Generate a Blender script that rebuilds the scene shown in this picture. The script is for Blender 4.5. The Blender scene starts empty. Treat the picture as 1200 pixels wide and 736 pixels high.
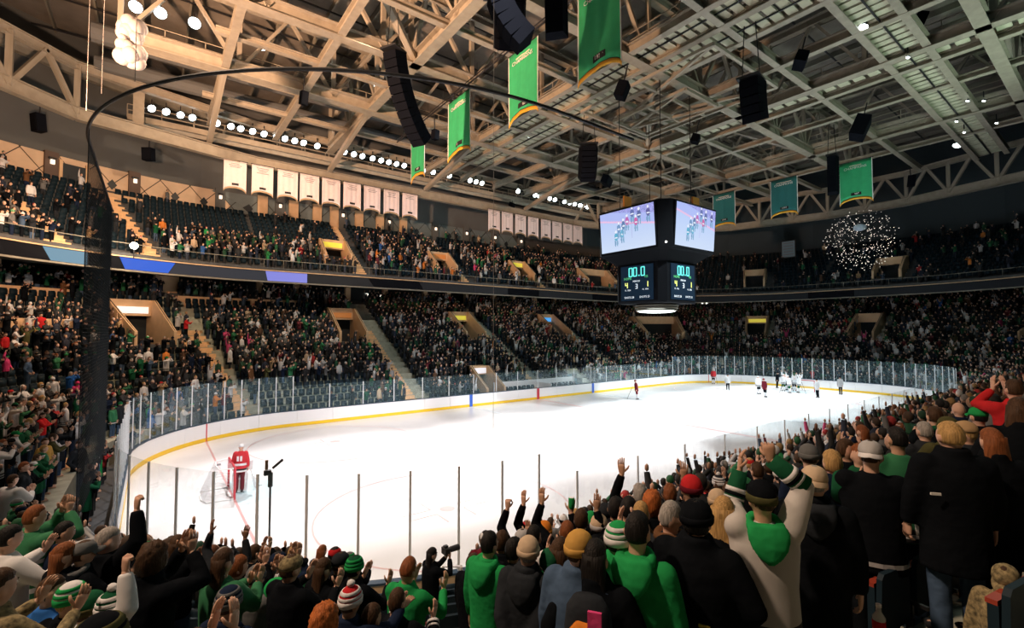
import bpy, bmesh, math, random
import numpy as np
from mathutils import Vector, Matrix, Euler

# ------------------------------------------------------------------ camera
DBG = False
SC = bpy.context.scene
COL = SC.collection
CAMP = (-29.786, -22.236, 6.478)
cam_d = bpy.data.cameras.new('camera'); cam_d.sensor_width = 36.0
cam_d.lens = 556.0 / 1200.0 * 36.0; cam_d.clip_start = 0.05; cam_d.clip_end = 400
cam = bpy.data.objects.new('camera', cam_d); COL.objects.link(cam)
YAW, PIT = math.radians(52.917), math.radians(2.182)
cam.location = CAMP
cam.rotation_euler = (math.pi/2 + PIT, 0, YAW - math.pi/2)
SC.camera = cam
FWD = np.array([math.cos(YAW)*math.cos(PIT), math.sin(YAW)*math.cos(PIT), math.sin(PIT)])
RGT = np.array([math.sin(YAW), -math.cos(YAW), 0.0])
UPV = np.cross(RGT, FWD)
CP = np.array(CAMP)
def ray(u, v): return FWD + RGT*(u-600)/556.0 + UPV*(368-v)/556.0
def project(x, y, z):
    d = np.array([x, y, z]) - CP; w = d @ FWD
    if w < .05: return (-9999, -9999, w)
    return (600+556*(d@RGT)/w, 368-556*(d@UPV)/w, w)

# ------------------------------------------------------------------ world, exposure
W = bpy.data.worlds.new('world'); SC.world = W; W.use_nodes = True
bg = W.node_tree.nodes['Background']
bg.inputs[0].default_value = (0.13, 0.38, 0.46, 1); bg.inputs[1].default_value = 0.20
SC.view_settings.view_transform = 'Standard'; SC.view_settings.look = 'None'
SC.view_settings.gamma = 1.0; SC.view_settings.use_curve_mapping = False
SC.view_settings.exposure = 0.0
try:
    SC.cycles.transparent_max_bounces = 28; SC.cycles.max_bounces = 7
    SC.cycles.diffuse_bounces = 3; SC.cycles.glossy_bounces = 2
    SC.cycles.caustics_reflective = False; SC.cycles.caustics_refractive = False
    SC.cycles.sample_clamp_indirect = 4.0
except Exception: pass

def lamp(name, kind, loc, target, power, color, size=.5, angle=60, blend=.5, label=None):
    l = bpy.data.lights.new(name, kind); l.energy = power; l.color = color
    if kind == 'SPOT': l.spot_size = math.radians(angle); l.spot_blend = blend; l.shadow_soft_size = size
    elif kind == 'POINT': l.shadow_soft_size = size
    else: l.size = size
    o = bpy.data.objects.new(name, l); COL.objects.link(o); o.location = loc
    o.rotation_euler = (Vector(target)-Vector(loc)).to_track_quat('-Z', 'Y').to_euler()
    return o
WARM = (1.0, 0.62, 0.36); COOL = (0.78, 0.94, 1.0); TEAL = (.45, .85, .9)
# ice floods: the lamp rows of the catwalks either side of the ice
for x, tx in ((-24, -21), (-10, -9), (4, 3), (17, 14), (27, 22.5)):
    warm = x < -5
    c = (1, .92, .9) if warm else (.90, .98, 1)
    lamp('ice_flood', 'SPOT', (x, 16.5, 25.6), (tx, -3.5, 0), 37000, c, .4, 46, .55)
    lamp('ice_flood', 'SPOT', (x, -16.5, 25.6), (tx, 3.5, 0), 37000, c, .4, 46, .55)
# unseen floods added to light the left warm and the right cool
lamp('unseen_flood', 'SPOT', (-44, -4, 15), (-24, 9, 28), 125000, (1, .57, .34), .6, 80, .8)
lamp('unseen_flood', 'SPOT', (-36.5, -16, 19.5), (-23, -19.5, 4), 9000, (1, .71, .50), .4, 85, .7)
lamp('unseen_flood', 'SPOT', (-33, -4, 22), (-33, -14, 2), 5500, (1, .74, .54), .4, 80, .7)
lamp('unseen_flood', 'SPOT', (-27, 10, 25), (-40, 12, 5), 15000, (1, .64, .40), .5, 80, .7)
lamp('unseen_flood', 'SPOT', (-18, 6, 25.5), (-26, 28, 12), 13000, (1, .70, .46), .5, 75, .7)
lamp('unseen_flood', 'SPOT', (-33, 0, 13), (-36, 28, 24), 26000, (1, .60, .37), .5, 85, .8)  # added to brighten the ring truss and tile wall at upper left
lamp('unseen_flood', 'SPOT', (-8, -21, 20), (-24, -21, 4), 1500, (.85, 1, .85), .4, 60, .8)  # added to lift the concrete around the near aisle
lamp('unseen_flood', 'SPOT', (-8, 8, 25.5), (-8, 27, 7), 4500, (.80, .95, .95), .5, 85, .7)
lamp('unseen_flood', 'SPOT', (14, 6, 25.5), (12, 27, 7), 1500, (.60, .92, 1), .5, 90, .7)
lamp('unseen_flood', 'SPOT', (30, 0, 25.5), (44, 2, 5), 500, (.55, .90, 1), .5, 100, .7)
lamp('unseen_flood', 'SPOT', (16, -26, 14), (14, 0, 29), 7000, (.72, 1, .80), .6, 110, .8)  # added below the right roof to tint its steel green

# ------------------------------------------------------------------ materials
MATS = {}
def mat(name, col, rough=.6, metal=0, noise=0, scale=8, emit=0, ecol=None, bump=0, bscale=40, spec=None):
    if name in MATS: return MATS[name]
    m = bpy.data.materials.new(name); m.use_nodes = True
    nt = m.node_tree; b = nt.nodes['Principled BSDF']
    b.inputs['Base Color'].default_value = (*col, 1); b.inputs['Roughness'].default_value = rough
    b.inputs['Metallic'].default_value = metal
    if spec is not None: b.inputs['Specular IOR Level'].default_value = spec
    if noise or bump:
        tc = nt.nodes.new('ShaderNodeTexCoord')
    if noise:
        n = nt.nodes.new('ShaderNodeTexNoise'); n.inputs['Scale'].default_value = scale; n.inputs['Detail'].default_value = 4
        r = nt.nodes.new('ShaderNodeMapRange'); r.inputs['From Min'].default_value = .3; r.inputs['From Max'].default_value = .7; r.inputs['To Min'].default_value = 1-noise; r.inputs['To Max'].default_value = 1+noise
        mx = nt.nodes.new('ShaderNodeVectorMath'); mx.operation = 'SCALE'; mx.inputs[0].default_value = col
        nt.links.new(tc.outputs['Object'], n.inputs['Vector']); nt.links.new(n.outputs['Fac'], r.inputs['Value'])
        nt.links.new(r.outputs[0], mx.inputs['Scale']); nt.links.new(mx.outputs[0], b.inputs['Base Color'])
    if bump:
        n2 = nt.nodes.new('ShaderNodeTexNoise'); n2.inputs['Scale'].default_value = bscale
        bp = nt.nodes.new('ShaderNodeBump'); bp.inputs['Strength'].default_value = bump; bp.inputs['Distance'].default_value = .02
        nt.links.new(tc.outputs['Object'], n2.inputs['Vector']); nt.links.new(n2.outputs['Fac'], bp.inputs['Height'])
        nt.links.new(bp.outputs[0], b.inputs['Normal'])
    if emit:
        b.inputs['Emission Color'].default_value = (*(ecol or col), 1); b.inputs['Emission Strength'].default_value = emit
    MATS[name] = m; return m
def attr_mat(name, attr='col', rough=.75, emit=0):
    m = bpy.data.materials.new(name); m.use_nodes = True; nt = m.node_tree; b = nt.nodes['Principled BSDF']
    a = nt.nodes.new('ShaderNodeAttribute'); a.attribute_name = attr
    b.inputs['Roughness'].default_value = rough
    if emit:
        b.inputs['Base Color'].default_value = (.01, .01, .01, 1)
        nt.links.new(a.outputs['Color'], b.inputs['Emission Color']); b.inputs['Emission Strength'].default_value = emit
    else: nt.links.new(a.outputs['Color'], b.inputs['Base Color'])
    MATS[name] = m; return m
def glass_mat(name, tint, rough=.02, refl=.5, haze=.035):
    m = bpy.data.materials.new(name); m.use_nodes = True; nt = m.node_tree; nt.nodes.clear()
    o = nt.nodes.new('ShaderNodeOutputMaterial'); t = nt.nodes.new('ShaderNodeBsdfTransparent'); t.inputs[0].default_value = (*tint, 1)
    g = nt.nodes.new('ShaderNodeBsdfGlossy'); g.inputs['Roughness'].default_value = rough; g.inputs[0].default_value = (.9, .97, 1, 1)
    f = nt.nodes.new('ShaderNodeFresnel'); f.inputs[0].default_value = 1.45
    mu = nt.nodes.new('ShaderNodeMath'); mu.operation = 'MULTIPLY'; mu.inputs[1].default_value = refl
    mx = nt.nodes.new('ShaderNodeMixShader')
    nt.links.new(f.outputs[0], mu.inputs[0]); nt.links.new(mu.outputs[0], mx.inputs[0])
    df = nt.nodes.new('ShaderNodeBsdfDiffuse'); df.inputs[0].default_value = (.48, .80, .92, 1); m2 = nt.nodes.new('ShaderNodeMixShader'); m2.inputs[0].default_value = haze
    nt.links.new(t.outputs[0], mx.inputs[1]); nt.links.new(g.outputs[0], mx.inputs[2]); nt.links.new(mx.outputs[0], m2.inputs[1]); nt.links.new(df.outputs[0], m2.inputs[2]); nt.links.new(m2.outputs[0], o.inputs[0])
    MATS[name] = m; return m

STEEL = mat('painted_steel', (.32, .285, .225), .55, noise=.12, scale=2)
STEEL_D = mat('galvanised_steel', (.2, .19, .155), .55, noise=.15, scale=2)
BLACK = mat('black_metal', (.012, .013, .016), .5)
BLACKP = mat('black_plastic', (.02, .021, .025), .6)
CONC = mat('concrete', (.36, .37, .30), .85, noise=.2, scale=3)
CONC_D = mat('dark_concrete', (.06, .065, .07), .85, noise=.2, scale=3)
TAN = mat('tan_wall_paint', (.62, .42, .25), .8, noise=.08, scale=1.5)
TANSTEP = mat('tan_step', (.74, .49, .27), .8, noise=.1, scale=4)
GREYWALL = mat('grey_wall', (.10, .105, .105), .85, noise=.06, scale=.6)
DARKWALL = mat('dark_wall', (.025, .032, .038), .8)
ROOFM = mat('roof_deck', (.17, .15, .125), .8, noise=.18, scale=.8)
ICE = mat('ice', (.90, .91, .93), .25, noise=.03, scale=.7)
BOARDW = mat('white_board', (.86, .86, .88), .35)
YEL = mat('yellow_kick_plate', (.85, .55, .02), .4)
NAVY = mat('navy_rail', (.02, .05, .09), .4)
BLUEP = mat('blue_paint', (.03, .12, .55), .4)
REDP = mat('red_paint', (.55, .03, .05), .4)
PINK = mat('frozen_red_line', (.74, .40, .40), .3)
PINK2 = mat('frozen_red_ring', (.78, .55, .55), .3)
PALEB = mat('frozen_blue_line', (.80, .86, .92), .3)
CREASE = mat('frozen_crease_blue', (.66, .84, .90), .3)
ALU = mat('aluminium', (.80, .80, .82), .5)
WHITE = mat('white_paint', (.8, .8, .8), .5)
SEATM = mat('dark_seat', (.009, .022, .034), .6, spec=.15)
GLASS = glass_mat('rink_glass', (.985, .995, .996), .03, .14, .03)
LAMPW = mat('lamp_lens', (1, 1, 1), .3, emit=9, ecol=(.86, 1, 1))
LAMPC = mat('lamp_lens_soft', (1, 1, 1), .3, emit=4, ecol=(1, .95, .85))

LAMPS = mat('sconce_glow', (1, .9, .8), .4, emit=1.3, ecol=(1, .8, .62))
ORDW = 'first second third fourth fifth sixth seventh eighth ninth tenth eleventh twelfth thirteenth fourteenth fifteenth sixteenth seventeenth eighteenth nineteenth twentieth'.split()
def nth(k): return ORDW[k] if k < 20 else ('twenty ' if k < 29 else 'thirty ' if k < 39 else 'forty ')+ORDW[(k+1) % 10-1] if (k+1) % 10 else {30: 'thirtieth', 40: 'fortieth'}[k+1]
# ------------------------------------------------------------------ mesh helpers
def ob(name, me, parent=None, label=None, cat=None, group=None, kind=None, loc=None, rot=None, smooth=False):
    o = bpy.data.objects.new(name, me); COL.objects.link(o)
    if parent is not None: o.parent = parent
    if label: o['label'] = label
    if cat: o['category'] = cat
    if group: o['group'] = group
    if kind: o['kind'] = kind
    if loc is not None: o.location = loc
    if rot is not None: o.rotation_euler = rot
    return o
def empty(name, loc, label, cat, group=None, kind=None, rot=None):
    return ob(name, None, None, label, cat, group, kind, loc, rot)
BOXF = [(0,3,2,1),(4,5,6,7),(0,1,5,4),(1,2,6,5),(2,3,7,6),(3,0,4,7)]
class MB:
    def __init__(s): s.v = []; s.f = []; s.m = []; s.mats = []
    def mi(s, m):
        if m not in s.mats: s.mats.append(m)
        return s.mats.index(m)
    def add(s, vs, fs, m):
        b = len(s.v); k = s.mi(m)
        s.v += [tuple(map(float, p)) for p in vs]
        for f in fs: s.f.append(tuple(b+i for i in f)); s.m.append(k)
        return s
    def box(s, c, sz, m, rot=None):
        hx, hy, hz = sz[0]/2, sz[1]/2, sz[2]/2
        vs = [(-hx,-hy,-hz),(hx,-hy,-hz),(hx,hy,-hz),(-hx,hy,-hz),(-hx,-hy,hz),(hx,-hy,hz),(hx,hy,hz),(-hx,hy,hz)]
        R = Euler(rot).to_matrix() if rot else None
        vs = [tuple((R @ Vector(p) if R else Vector(p)) + Vector(c)) for p in vs]
        return s.add(vs, BOXF, m)
    def bar(s, p, q, w, h, m, up=(0,0,1)):
        p, q = np.array(p, float), np.array(q, float); d = q-p; L = np.linalg.norm(d); d /= L
        u = np.array(up, float)
        if abs(d@u) > .98: u = np.array([1., 0, 0])
        r = np.cross(d, u); r /= np.linalg.norm(r); u = np.cross(r, d)
        o = [(-1,-1),(1,-1),(1,1),(-1,1)]
        vs = [p+r*a*w/2+u*b*h/2 for a, b in o] + [q+r*a*w/2+u*b*h/2 for a, b in o]
        return s.add(vs, [(0,1,2,3),(4,7,6,5),(0,4,5,1),(1,5,6,2),(2,6,7,3),(3,7,4,0)], m)
    def ibeam(s, p, q, w, h, m):
        s.bar(p, q, .04+w*.1, h, m)
        p, q = np.array(p, float), np.array(q, float); z = np.array([0,0,h/2])
        s.bar(p+z, q+z, w, .07, m); s.bar(p-z, q-z, w, .07, m); return s
    def tube(s, pts, rad, m, n=6, cap=True):
        pts = [np.array(p, float) for p in pts]; N = len(pts)
        if np.isscalar(rad): rad = [rad]*N
        vs = []; u = None
        for i in range(N):
            d = pts[min(i+1, N-1)]-pts[max(i-1, 0)]; d /= (np.linalg.norm(d)+1e-9)
            if u is None: u = np.array([0,0,1.]) if abs(d[2]) < .9 else np.array([1.,0,0])
            r = np.cross(d, u); r /= (np.linalg.norm(r)+1e-9); u = np.cross(r, d)
            for k in range(n):
                a = 2*math.pi*k/n; vs.append(pts[i]+(r*math.cos(a)+u*math.sin(a))*rad[i])
        fs = [(i*n+k, i*n+(k+1)%n, (i+1)*n+(k+1)%n, (i+1)*n+k) for i in range(N-1) for k in range(n)]
        if cap: fs += [tuple(range(n-1, -1, -1)), tuple((N-1)*n+k for k in range(n))]
        return s.add(vs, fs, m)
    def rings(s, rings, m, cap=True):
        n = len(rings[0]); N = len(rings); vs = [p for r in rings for p in r]
        fs = [(i*n+k, i*n+(k+1)%n, (i+1)*n+(k+1)%n, (i+1)*n+k) for i in range(N-1) for k in range(n)]
        if cap: fs += [tuple(range(n-1, -1, -1)), tuple((N-1)*n+k for k in range(n))]
        return s.add(vs, fs, m)
    def ell(s, c, r, m, nu=10, nv=6, fn=None):
        vs = [(0,0,-1)]; 
        for j in range(1, nv):
            t = -math.pi/2+math.pi*j/nv
            for i in range(nu):
                a = 2*math.pi*i/nu; vs.append((math.cos(t)*math.cos(a), math.cos(t)*math.sin(a), math.sin(t)))
        vs.append((0,0,1)); T = len(vs)-1
        fs = [(0, 1+(i+1)%nu, 1+i) for i in range(nu)]
        for j in range(nv-2): fs += [(1+j*nu+i, 1+j*nu+(i+1)%nu, 1+(j+1)*nu+(i+1)%nu, 1+(j+1)*nu+i) for i in range(nu)]
        b = 1+(nv-2)*nu; fs += [(b+i, b+(i+1)%nu, T) for i in range(nu)]
        c = np.array(c, float); r = np.array(r, float)
        if fn: vs = [fn(np.array(p)) for p in vs]
        return s.add([c+np.array(p)*r for p in vs], fs, m)
    def mesh(s, name, smooth=False, mod=None):
        me = bpy.data.meshes.new(name); me.from_pydata(s.v, [], s.f)
        for m in s.mats: me.materials.append(m)
        if len(s.mats) > 1: me.polygons.foreach_set('material_index', s.m)
        if smooth: me.polygons.foreach_set('use_smooth', [True]*len(me.polygons))
        me.update(); return me
    def build(s, name, parent=None, smooth=False, **k): return ob(name, s.mesh(name, smooth), parent, **k)
UNIT = {}
def unitbar(name, parent, p, q, w, h, m):
    """a straight member: shared unit box per material, placed and scaled"""
    if m.name not in UNIT: UNIT[m.name] = MB().box((0,0,0), (1,1,1), m).mesh('member_'+m.name)
    p, q = Vector(p), Vector(q); d = q-p
    o = ob(name, UNIT[m.name], parent); o.location = (p+q)/2
    o.rotation_euler = d.to_track_quat('X', 'Z').to_euler(); o.scale = (d.length, w, h); return o
def text(name, body, size, m, parent, M, align='CENTER', ext=.004):
    c = bpy.data.curves.new(name, 'FONT'); c.body = body; c.size = size; c.align_x = align; c.align_y = 'CENTER'; c.extrude = ext
    c.resolution_u = 2
    key = ('text', body, size, m.name, align)
    if key not in UNIT:
        c.materials.append(m); t = bpy.data.objects.new(name, c); COL.objects.link(t); bpy.context.view_layer.update()
        UNIT[key] = bpy.data.meshes.new_from_object(t.evaluated_get(bpy.context.evaluated_depsgraph_get())); bpy.data.objects.remove(t)
    bpy.data.curves.remove(c); o = bpy.data.objects.new(name, UNIT[key]); COL.objects.link(o); o.matrix_world = M
    if parent is not None: o.parent = parent; o.matrix_parent_inverse = parent.matrix_world.inverted()
    return o
def frame(o, xdir, ydir):
    x = Vector(xdir).normalized(); y = Vector(ydir).normalized(); z = x.cross(y)
    return Matrix(((x.x,y.x,z.x,o[0]),(x.y,y.y,z.y,o[1]),(x.z,y.z,z.z,o[2]),(0,0,0,1)))

# ------------------------------------------------------------------ rink path (s along the boards, d outward)
HX, HY, RC = 30.5, 13.0, 8.5
A_, B_ = HX-RC, HY-RC; Q_ = math.pi/2*RC
SEG = [A_, Q_, 2*B_, Q_, 2*A_, Q_, 2*B_, Q_, A_]; PER = sum(SEG)
CUM = [0]
for q_ in SEG: CUM.append(CUM[-1]+q_)
def base(s):
    s %= PER
    for k in range(9):
        if s <= CUM[k+1]+1e-9: t = s-CUM[k]; break
    if k == 0: return (-t, HY, 0, 1)
    if k == 1: a = t/RC; n = (-math.sin(a), math.cos(a)); c = (-A_, B_)
    elif k == 2: return (-HX, B_-t, -1, 0)
    elif k == 3: a = t/RC; n = (-math.cos(a), -math.sin(a)); c = (-A_, -B_)
    elif k == 4: return (-A_+t, -HY, 0, -1)
    elif k == 5: a = t/RC; n = (math.sin(a), -math.cos(a)); c = (A_, -B_)
    elif k == 6: return (HX, -B_+t, 1, 0)
    elif k == 7: a = t/RC; n = (math.cos(a), math.sin(a)); c = (A_, B_)
    else: return (A_-t, HY, 0, 1)
    return (c[0]+RC*n[0], c[1]+RC*n[1], n[0], n[1])
def pt(s, d, z=0): x, y, a, b = base(s); return (x+a*d, y+b*d, z)
def inv(x, y):
    cx = max(-A_, min(A_, x)); cy = max(-B_, min(B_, y)); dx, dy = x-cx, y-cy; d = math.hypot(dx, dy)-RC
    if abs(x) <= A_ and y > 0: s = -x if x <= 0 else PER-x
    elif x < -A_ and y > B_: s = A_+RC*math.atan2(-dx, dy)
    elif x < -A_ and abs(y) <= B_: s = CUM[2]+(B_-y)
    elif x < -A_: s = CUM[3]+RC*math.atan2(-dy, -dx)
    elif abs(x) <= A_: s = CUM[4]+(x+A_)
    elif y < -B_: s = CUM[5]+RC*math.atan2(dx, -dy)
    elif y <= B_: s = CUM[6]+(y+B_)
    else: s = CUM[7]+RC*math.atan2(dy, dx)
    return s, d
SS = []
for k in range(9):
    n = 12 if SEG[k] > 12.5 and k % 2 else max(2, int(SEG[k]/4))
    SS += [CUM[k]+SEG[k]*i/n for i in range(n)]
def srange(a, b): return [a]+[x for x in SS if a+.05 < x < b-.05]+[b]
def sweep(mb, prof, ss, m, closed_prof=True, cap=True):
    n = len(prof); rings = [[pt(s, d, z) for d, z in prof] for s in ss]
    vs = [p for r in rings for p in r]; fs = []
    for i in range(len(ss)-1):
        for k in range(n if closed_prof else n-1):
            fs.append((i*n+k, (i+1)*n+k, (i+1)*n+(k+1)%n, i*n+(k+1)%n))
    if cap and closed_prof: fs += [tuple(range(n)), tuple((len(ss)-1)*n+k for k in range(n-1, -1, -1))]
    return mb.add(vs, fs, m)
def rect(d0, d1, z0, z1): return [(d0, z0), (d1, z0), (d1, z1), (d0, z1)]
ALLS = SS+[PER]

# ------------------------------------------------------------------ ice sheet
ROW0, ROWD, ROWR, NROW = 1.5, .85, .4675, 21
LIFT = (29.6, 108.0)                        # the stands behind the near goal and along the near side start higher and rise less
def near_side(s): return LIFT[0] < s % PER < LIFT[1]
def rise(s): return .365 if near_side(s) else ROWR
def rowz(i, s=0): return 1.15+.365*i if near_side(s) else .3+ROWR*i
mb = MB(); ring = [pt(s, .02, 0) for s in SS]; mb.add(ring+[(p[0], p[1], -.15) for p in ring], [tuple(range(len(ring)))], ICE)
ice = mb.build('floor', kind='structure', label='white rink ice filling the middle of the arena', cat='ice')
def strip(name, p, q, w, m, z=.004):
    MB().bar((*p, z), (*q, z), w, .006, m).build(name, ice)
def halfw(x):
    return HY if abs(x) <= A_ else B_+math.sqrt(max(0, RC**2-(abs(x)-A_)**2))
for x in (-27.13, 27.13): strip('goal_line', (x, -halfw(x)), (x, halfw(x)), .09, PINK)
for x in (-7.62, 7.62): strip('blue_line', (x, -HY), (x, HY), .30, PALEB)
strip('center_line', (0, -HY), (0, HY), .30, PINK2)
def ringmesh(name, c, r, w, m, a0=0, a1=2*math.pi, n=48):
    vs = []; 
    for i in range(n+1):
        a = a0+(a1-a0)*i/n
        for rr in (r-w/2, r+w/2):
            vs += [(c[0]+rr*math.cos(a), c[1]+rr*math.sin(a), .006)]
    MB().add(vs, [(2*i, 2*i+1, 2*i+3, 2*i+2) for i in range(n)], m).build(name, ice)
for cx, cy in ((-21.03,-6.71),(-21.03,6.71),(21.03,-6.71),(21.03,6.71)):
    ringmesh('faceoff_circle', (cx, cy), 4.57, .07, PINK2)
    ringmesh('faceoff_dot', (cx, cy), .15, .3, PINK2, n=16)
    for sx in (-1, 1):
        for sy in (-1, 1):
            mb = MB(); mb.bar((cx+sx*.55, cy+sy*.25, .006), (cx+sx*1.7, cy+sy*.25, .006), .06, .004, PINK2)
            mb.bar((cx+sx*.55, cy+sy*.25, .006), (cx+sx*.55, cy+sy*1.1, .006), .06, .004, PINK2); mb.build('faceoff_mark', ice)
ringmesh('center_circle', (0, 0), 4.57, .06, PALEB)
for sx in (-1, 1):
    cx = sx*27.13; n = 20; a0 = -math.pi/2 if sx < 0 else math.pi/2
    vs = [(cx, 0, .005)]+[(cx+1.83*math.cos(a0+math.pi*i/n), 1.83*math.sin(a0+math.pi*i/n), .005) for i in range(n+1)]
    MB().add(vs, [(0, i+1, i+2) for i in range(n)], CREASE).build('goal_crease', ice)
mb = MB(); sweep(mb, [(.0, .0), (1.5, .0), (1.5, -.2), (0, -.2)], ALLS, CONC_D)
mb.build('floor', kind='structure', label='dark concrete walkway around the outside of the rink boards', cat='walkway')

# ------------------------------------------------------------------ boards and glass
rb = empty('rink_boards', (0,0,0), 'white hockey rink boards with yellow kick plate around the ice', 'rink boards', kind='structure')
NP = 66
for i in range(NP):
    a, b = PER*i/NP+.008, PER*(i+1)/NP-.008
    ss = srange(a, b)
    if any(CUM[k] < b and CUM[k+1] > a for k in (1,3,5,7)): ss = [a+(b-a)*j/4 for j in range(5)]
    mb = MB(); sweep(mb, rect(0, .1, .02, 1.05), ss, BOARDW); mb.build('board_panel', rb)
mb = MB(); sweep(mb, rect(-.012, .02, .01, .22), ALLS, YEL); mb.build('kick_plate', rb)
mb = MB(); sweep(mb, rect(-.02, .16, 1.05, 1.10), ALLS, NAVY); mb.build('cap_rail', rb)
mb = MB(); sweep(mb, rect(.1, .14, .02, 1.04), ALLS, TAN); mb.build('backing', rb)
for x, m, w in ((-7.62, BLUEP, .3), (7.62, BLUEP, .3), (0, REDP, .3)):
    for sy in (-1, 1): MB().box((x, sy*12.99, .53), (w, .04, 1.02), m).build('line_stripe', rb)
for x in (-27.13, 27.13):
    for sy in (-1, 1): MB().box((x, sy*(halfw(x)), .53), (.07, .06, 1.02), REDP).build('goal_line_stripe', rb)
sg = empty('rink_glass', (0,0,0), 'tall clear rink glass with thin posts standing on the boards', 'rink glass', kind='structure')
def sx_of(x): return CUM[4]+(x+A_)           # s on the near side for a given x
posts = []
near = [sx_of(x) for x in (-21.95, -20.67, -18.13, -15.7, -13.2, -10.8, -8.4, -6, -3.6, -1.2, 1.2, 3.6, 6, 8.4, 10.8, 13.2, 15.7, 18.1, 20.5, 21.95)]
n = 33; posts += [A_+.0+(CUM[4]-A_)*i/n for i in range(n+1)]      # left end with its corners
posts += near
n = 33; a, b = CUM[5], CUM[8]; posts += [a+(b-a)*i/n for i in range(n+1)]
n = 18; posts += [CUM[8]+44.0*i/n for i in range(1, n)]
posts = sorted(set(round(p % PER, 3) for p in posts))
posts = [p for i, p in enumerate(posts) if i == 0 or p-posts[i-1] > .3]
def gtop(s):
    x, y, a, b = base(s); return 3.42 if abs(x) > 21.9 else 2.78
for i, s0 in enumerate(posts):
    s1 = posts[(i+1) % len(posts)]; 
    if s1 < s0: s1 += PER
    t = min(gtop(s0+.02), gtop((s0+s1)/2)) if gtop((s0+s1)/2) < 3 else gtop((s0+s1)/2)
    a, b = s0+.02, s1-.02; ss = [a+(b-a)*j/2 for j in range(3)]
    mb = MB(); sweep(mb, rect(.05, .063, 1.10, t), ss, GLASS); mb.build('glass_pane', sg)
    p = pt(s0, .058); hgt = max(t, gtop(s0))
    x, y, nx, ny = base(s0)
    MB().box((p[0], p[1], (1.1+hgt)/2), (.035, .05, hgt-1.1), ALU, rot=(0,0,math.atan2(ny, nx))).build('glass_post', sg)
# ------------------------------------------------------------------ lower seating bowl
# stairwell mouths in the lower stands: (s, inner d, outer d, half width, sign material)
SIGNW = mat('sign_white', (.85,.85,.9), .4, emit=.55, ecol=(.9,.88,.95)); SIGNY = mat('sign_yellow', (.7,.6,.05), .4, emit=.5, ecol=(.85,.7,.08))
SIGNO = mat('sign_orange', (.75,.3,.08), .5); SIGNB = mat('sign_blue', (.05,.3,.8), .4, emit=.7, ecol=(.1,.45,1))
VLOW = [(25.5, 11.0, 15.6, .62, SIGNW), (14.3, 11.0, 15.4, 1.4, SIGNO), (.3, 11.0, 15.4, 1.4, SIGNY), (PER-13.6, 11.0, 15.4, 1.4, SIGNB),
        (PER-26.5, 11.0, 15.4, 1.4, SIGNW), (127.2, 11.0, 15.4, .6, SIGNY), (118.6, 11.0, 15.4, 1.5, None), (109.5, 11.0, 15.4, .6, None)]
VTUN = [(4.2, 1.5, 4.9, 1.1, SIGNW), (PER-8.2, 1.5, 4.9, 1.1, None)]
AISL = [24.2, 12.2, PER-1.9, PER-15.8, 36.0, 56.0, 72.0, 86.0]
VUP = [(14.9, 14.0, 16.8, 1.4, SIGNY), (2.4, 14.0, 16.8, 1.4, SIGNO), (PER-9.6, 14.0, 16.8, 1.4, SIGNY), (PER-22.5, 14.0, 16.8, 1.4, None), (127.3, 14.0, 16.8, .55, None), (116.5, 14.0, 16.8, 1.5, None)]
AISUP = [27.6, 25.35, 13.0, .6, PER-11.5]
def sdist(a, b):
    d = abs(a-b) % PER; return min(d, PER-d)
def open_runs(d, voms, a=0, b=None):
    """stretches of s at offset d that no stairwell mouth cuts"""
    b = PER if b is None else b
    cuts = sorted([((v[0]-v[3]) % PER, (v[0]+v[3]) % PER) for v in voms if v[1]-.1 <= d <= v[2]+.1])
    runs = []; cur = a
    flat = []
    for p, q in cuts:
        if p > q: flat += [(0, q), (p, PER)]
        else: flat.append((p, q))
    for p, q in sorted(flat):
        if p > cur: runs.append((cur, p))
        cur = max(cur, q)
    if cur < b: runs.append((cur, b))
    return runs
mb = MB()
for i in range(NROW):
    d0, z = ROW0+ROWD*i, rowz(i)
    for a, b in open_runs(d0+.4, VLOW+VTUN):
        cut = [a]+[c for c in LIFT[:2] if a < c < b]+[b]
        for a1, b1 in zip(cut, cut[1:]): h_ = rowz(i, (a1+b1)/2); sweep(mb, rect(d0, d0+ROWD, min(z, h_)-.55 if i else -.1, h_), srange(a1, b1), CONC)
mb.build('seating_bowl', kind='structure', label='stepped concrete of the lower stands around the rink', cat='stands')
DB = ROW0+ROWD*NROW
mb = MB(); sweep(mb, rect(DB, 23.5, 9.5, 10.1), ALLS, CONC_D)
mb.build('floor', kind='structure', label='dark concourse floor behind the top row of the lower stands', cat='concourse')
def stairs(name, s, d0, dn, rise0, rowd, z0, rowr, n, w, label, m=TANSTEP):
    root = empty(name, pt(s, d0, z0), label, 'stairs', kind='structure')
    for i in range(n):
        for h in range(2):
            dd = d0+rowd*i+rowd*.5*h-.025
            z = z0+rowr*i+rowr*.5*h+(.012 if h == 0 else 0)
            mb = MB(); sweep(mb, rect(dd, dd+rowd*.5+(.0 if h else 0), z-.4 if h else z-.2, z), [s-w/2, s+w/2], m)
            o = mb.build('step', root); o.matrix_parent_inverse = Matrix.Translation(-Vector(root.location))
    return root
for k, s in enumerate(AISL[:6]):
    stairs('aisle_stairs', s, ROW0, 0, 0, ROWD, rowz(0, s), rise(s), (21, 21, 21, 21, 21, 12)[k] if k > 1 else 14, 1.15 if k not in (0, 5) else (.85, .55)[k//5],
           ['tan aisle stairs beside the white signed stairwell, with dark handrails', 'tan aisle stairs running down to the boards near the first blue line',
            'tan aisle stairs behind the penalty boxes', 'tan aisle stairs beyond the second blue line', 'tan aisle stairs in the stands behind the near goal',
            'pale aisle steps rising from the near boards to the large black coat'][k], TANSTEP if k < 5 else CONC)
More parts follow.
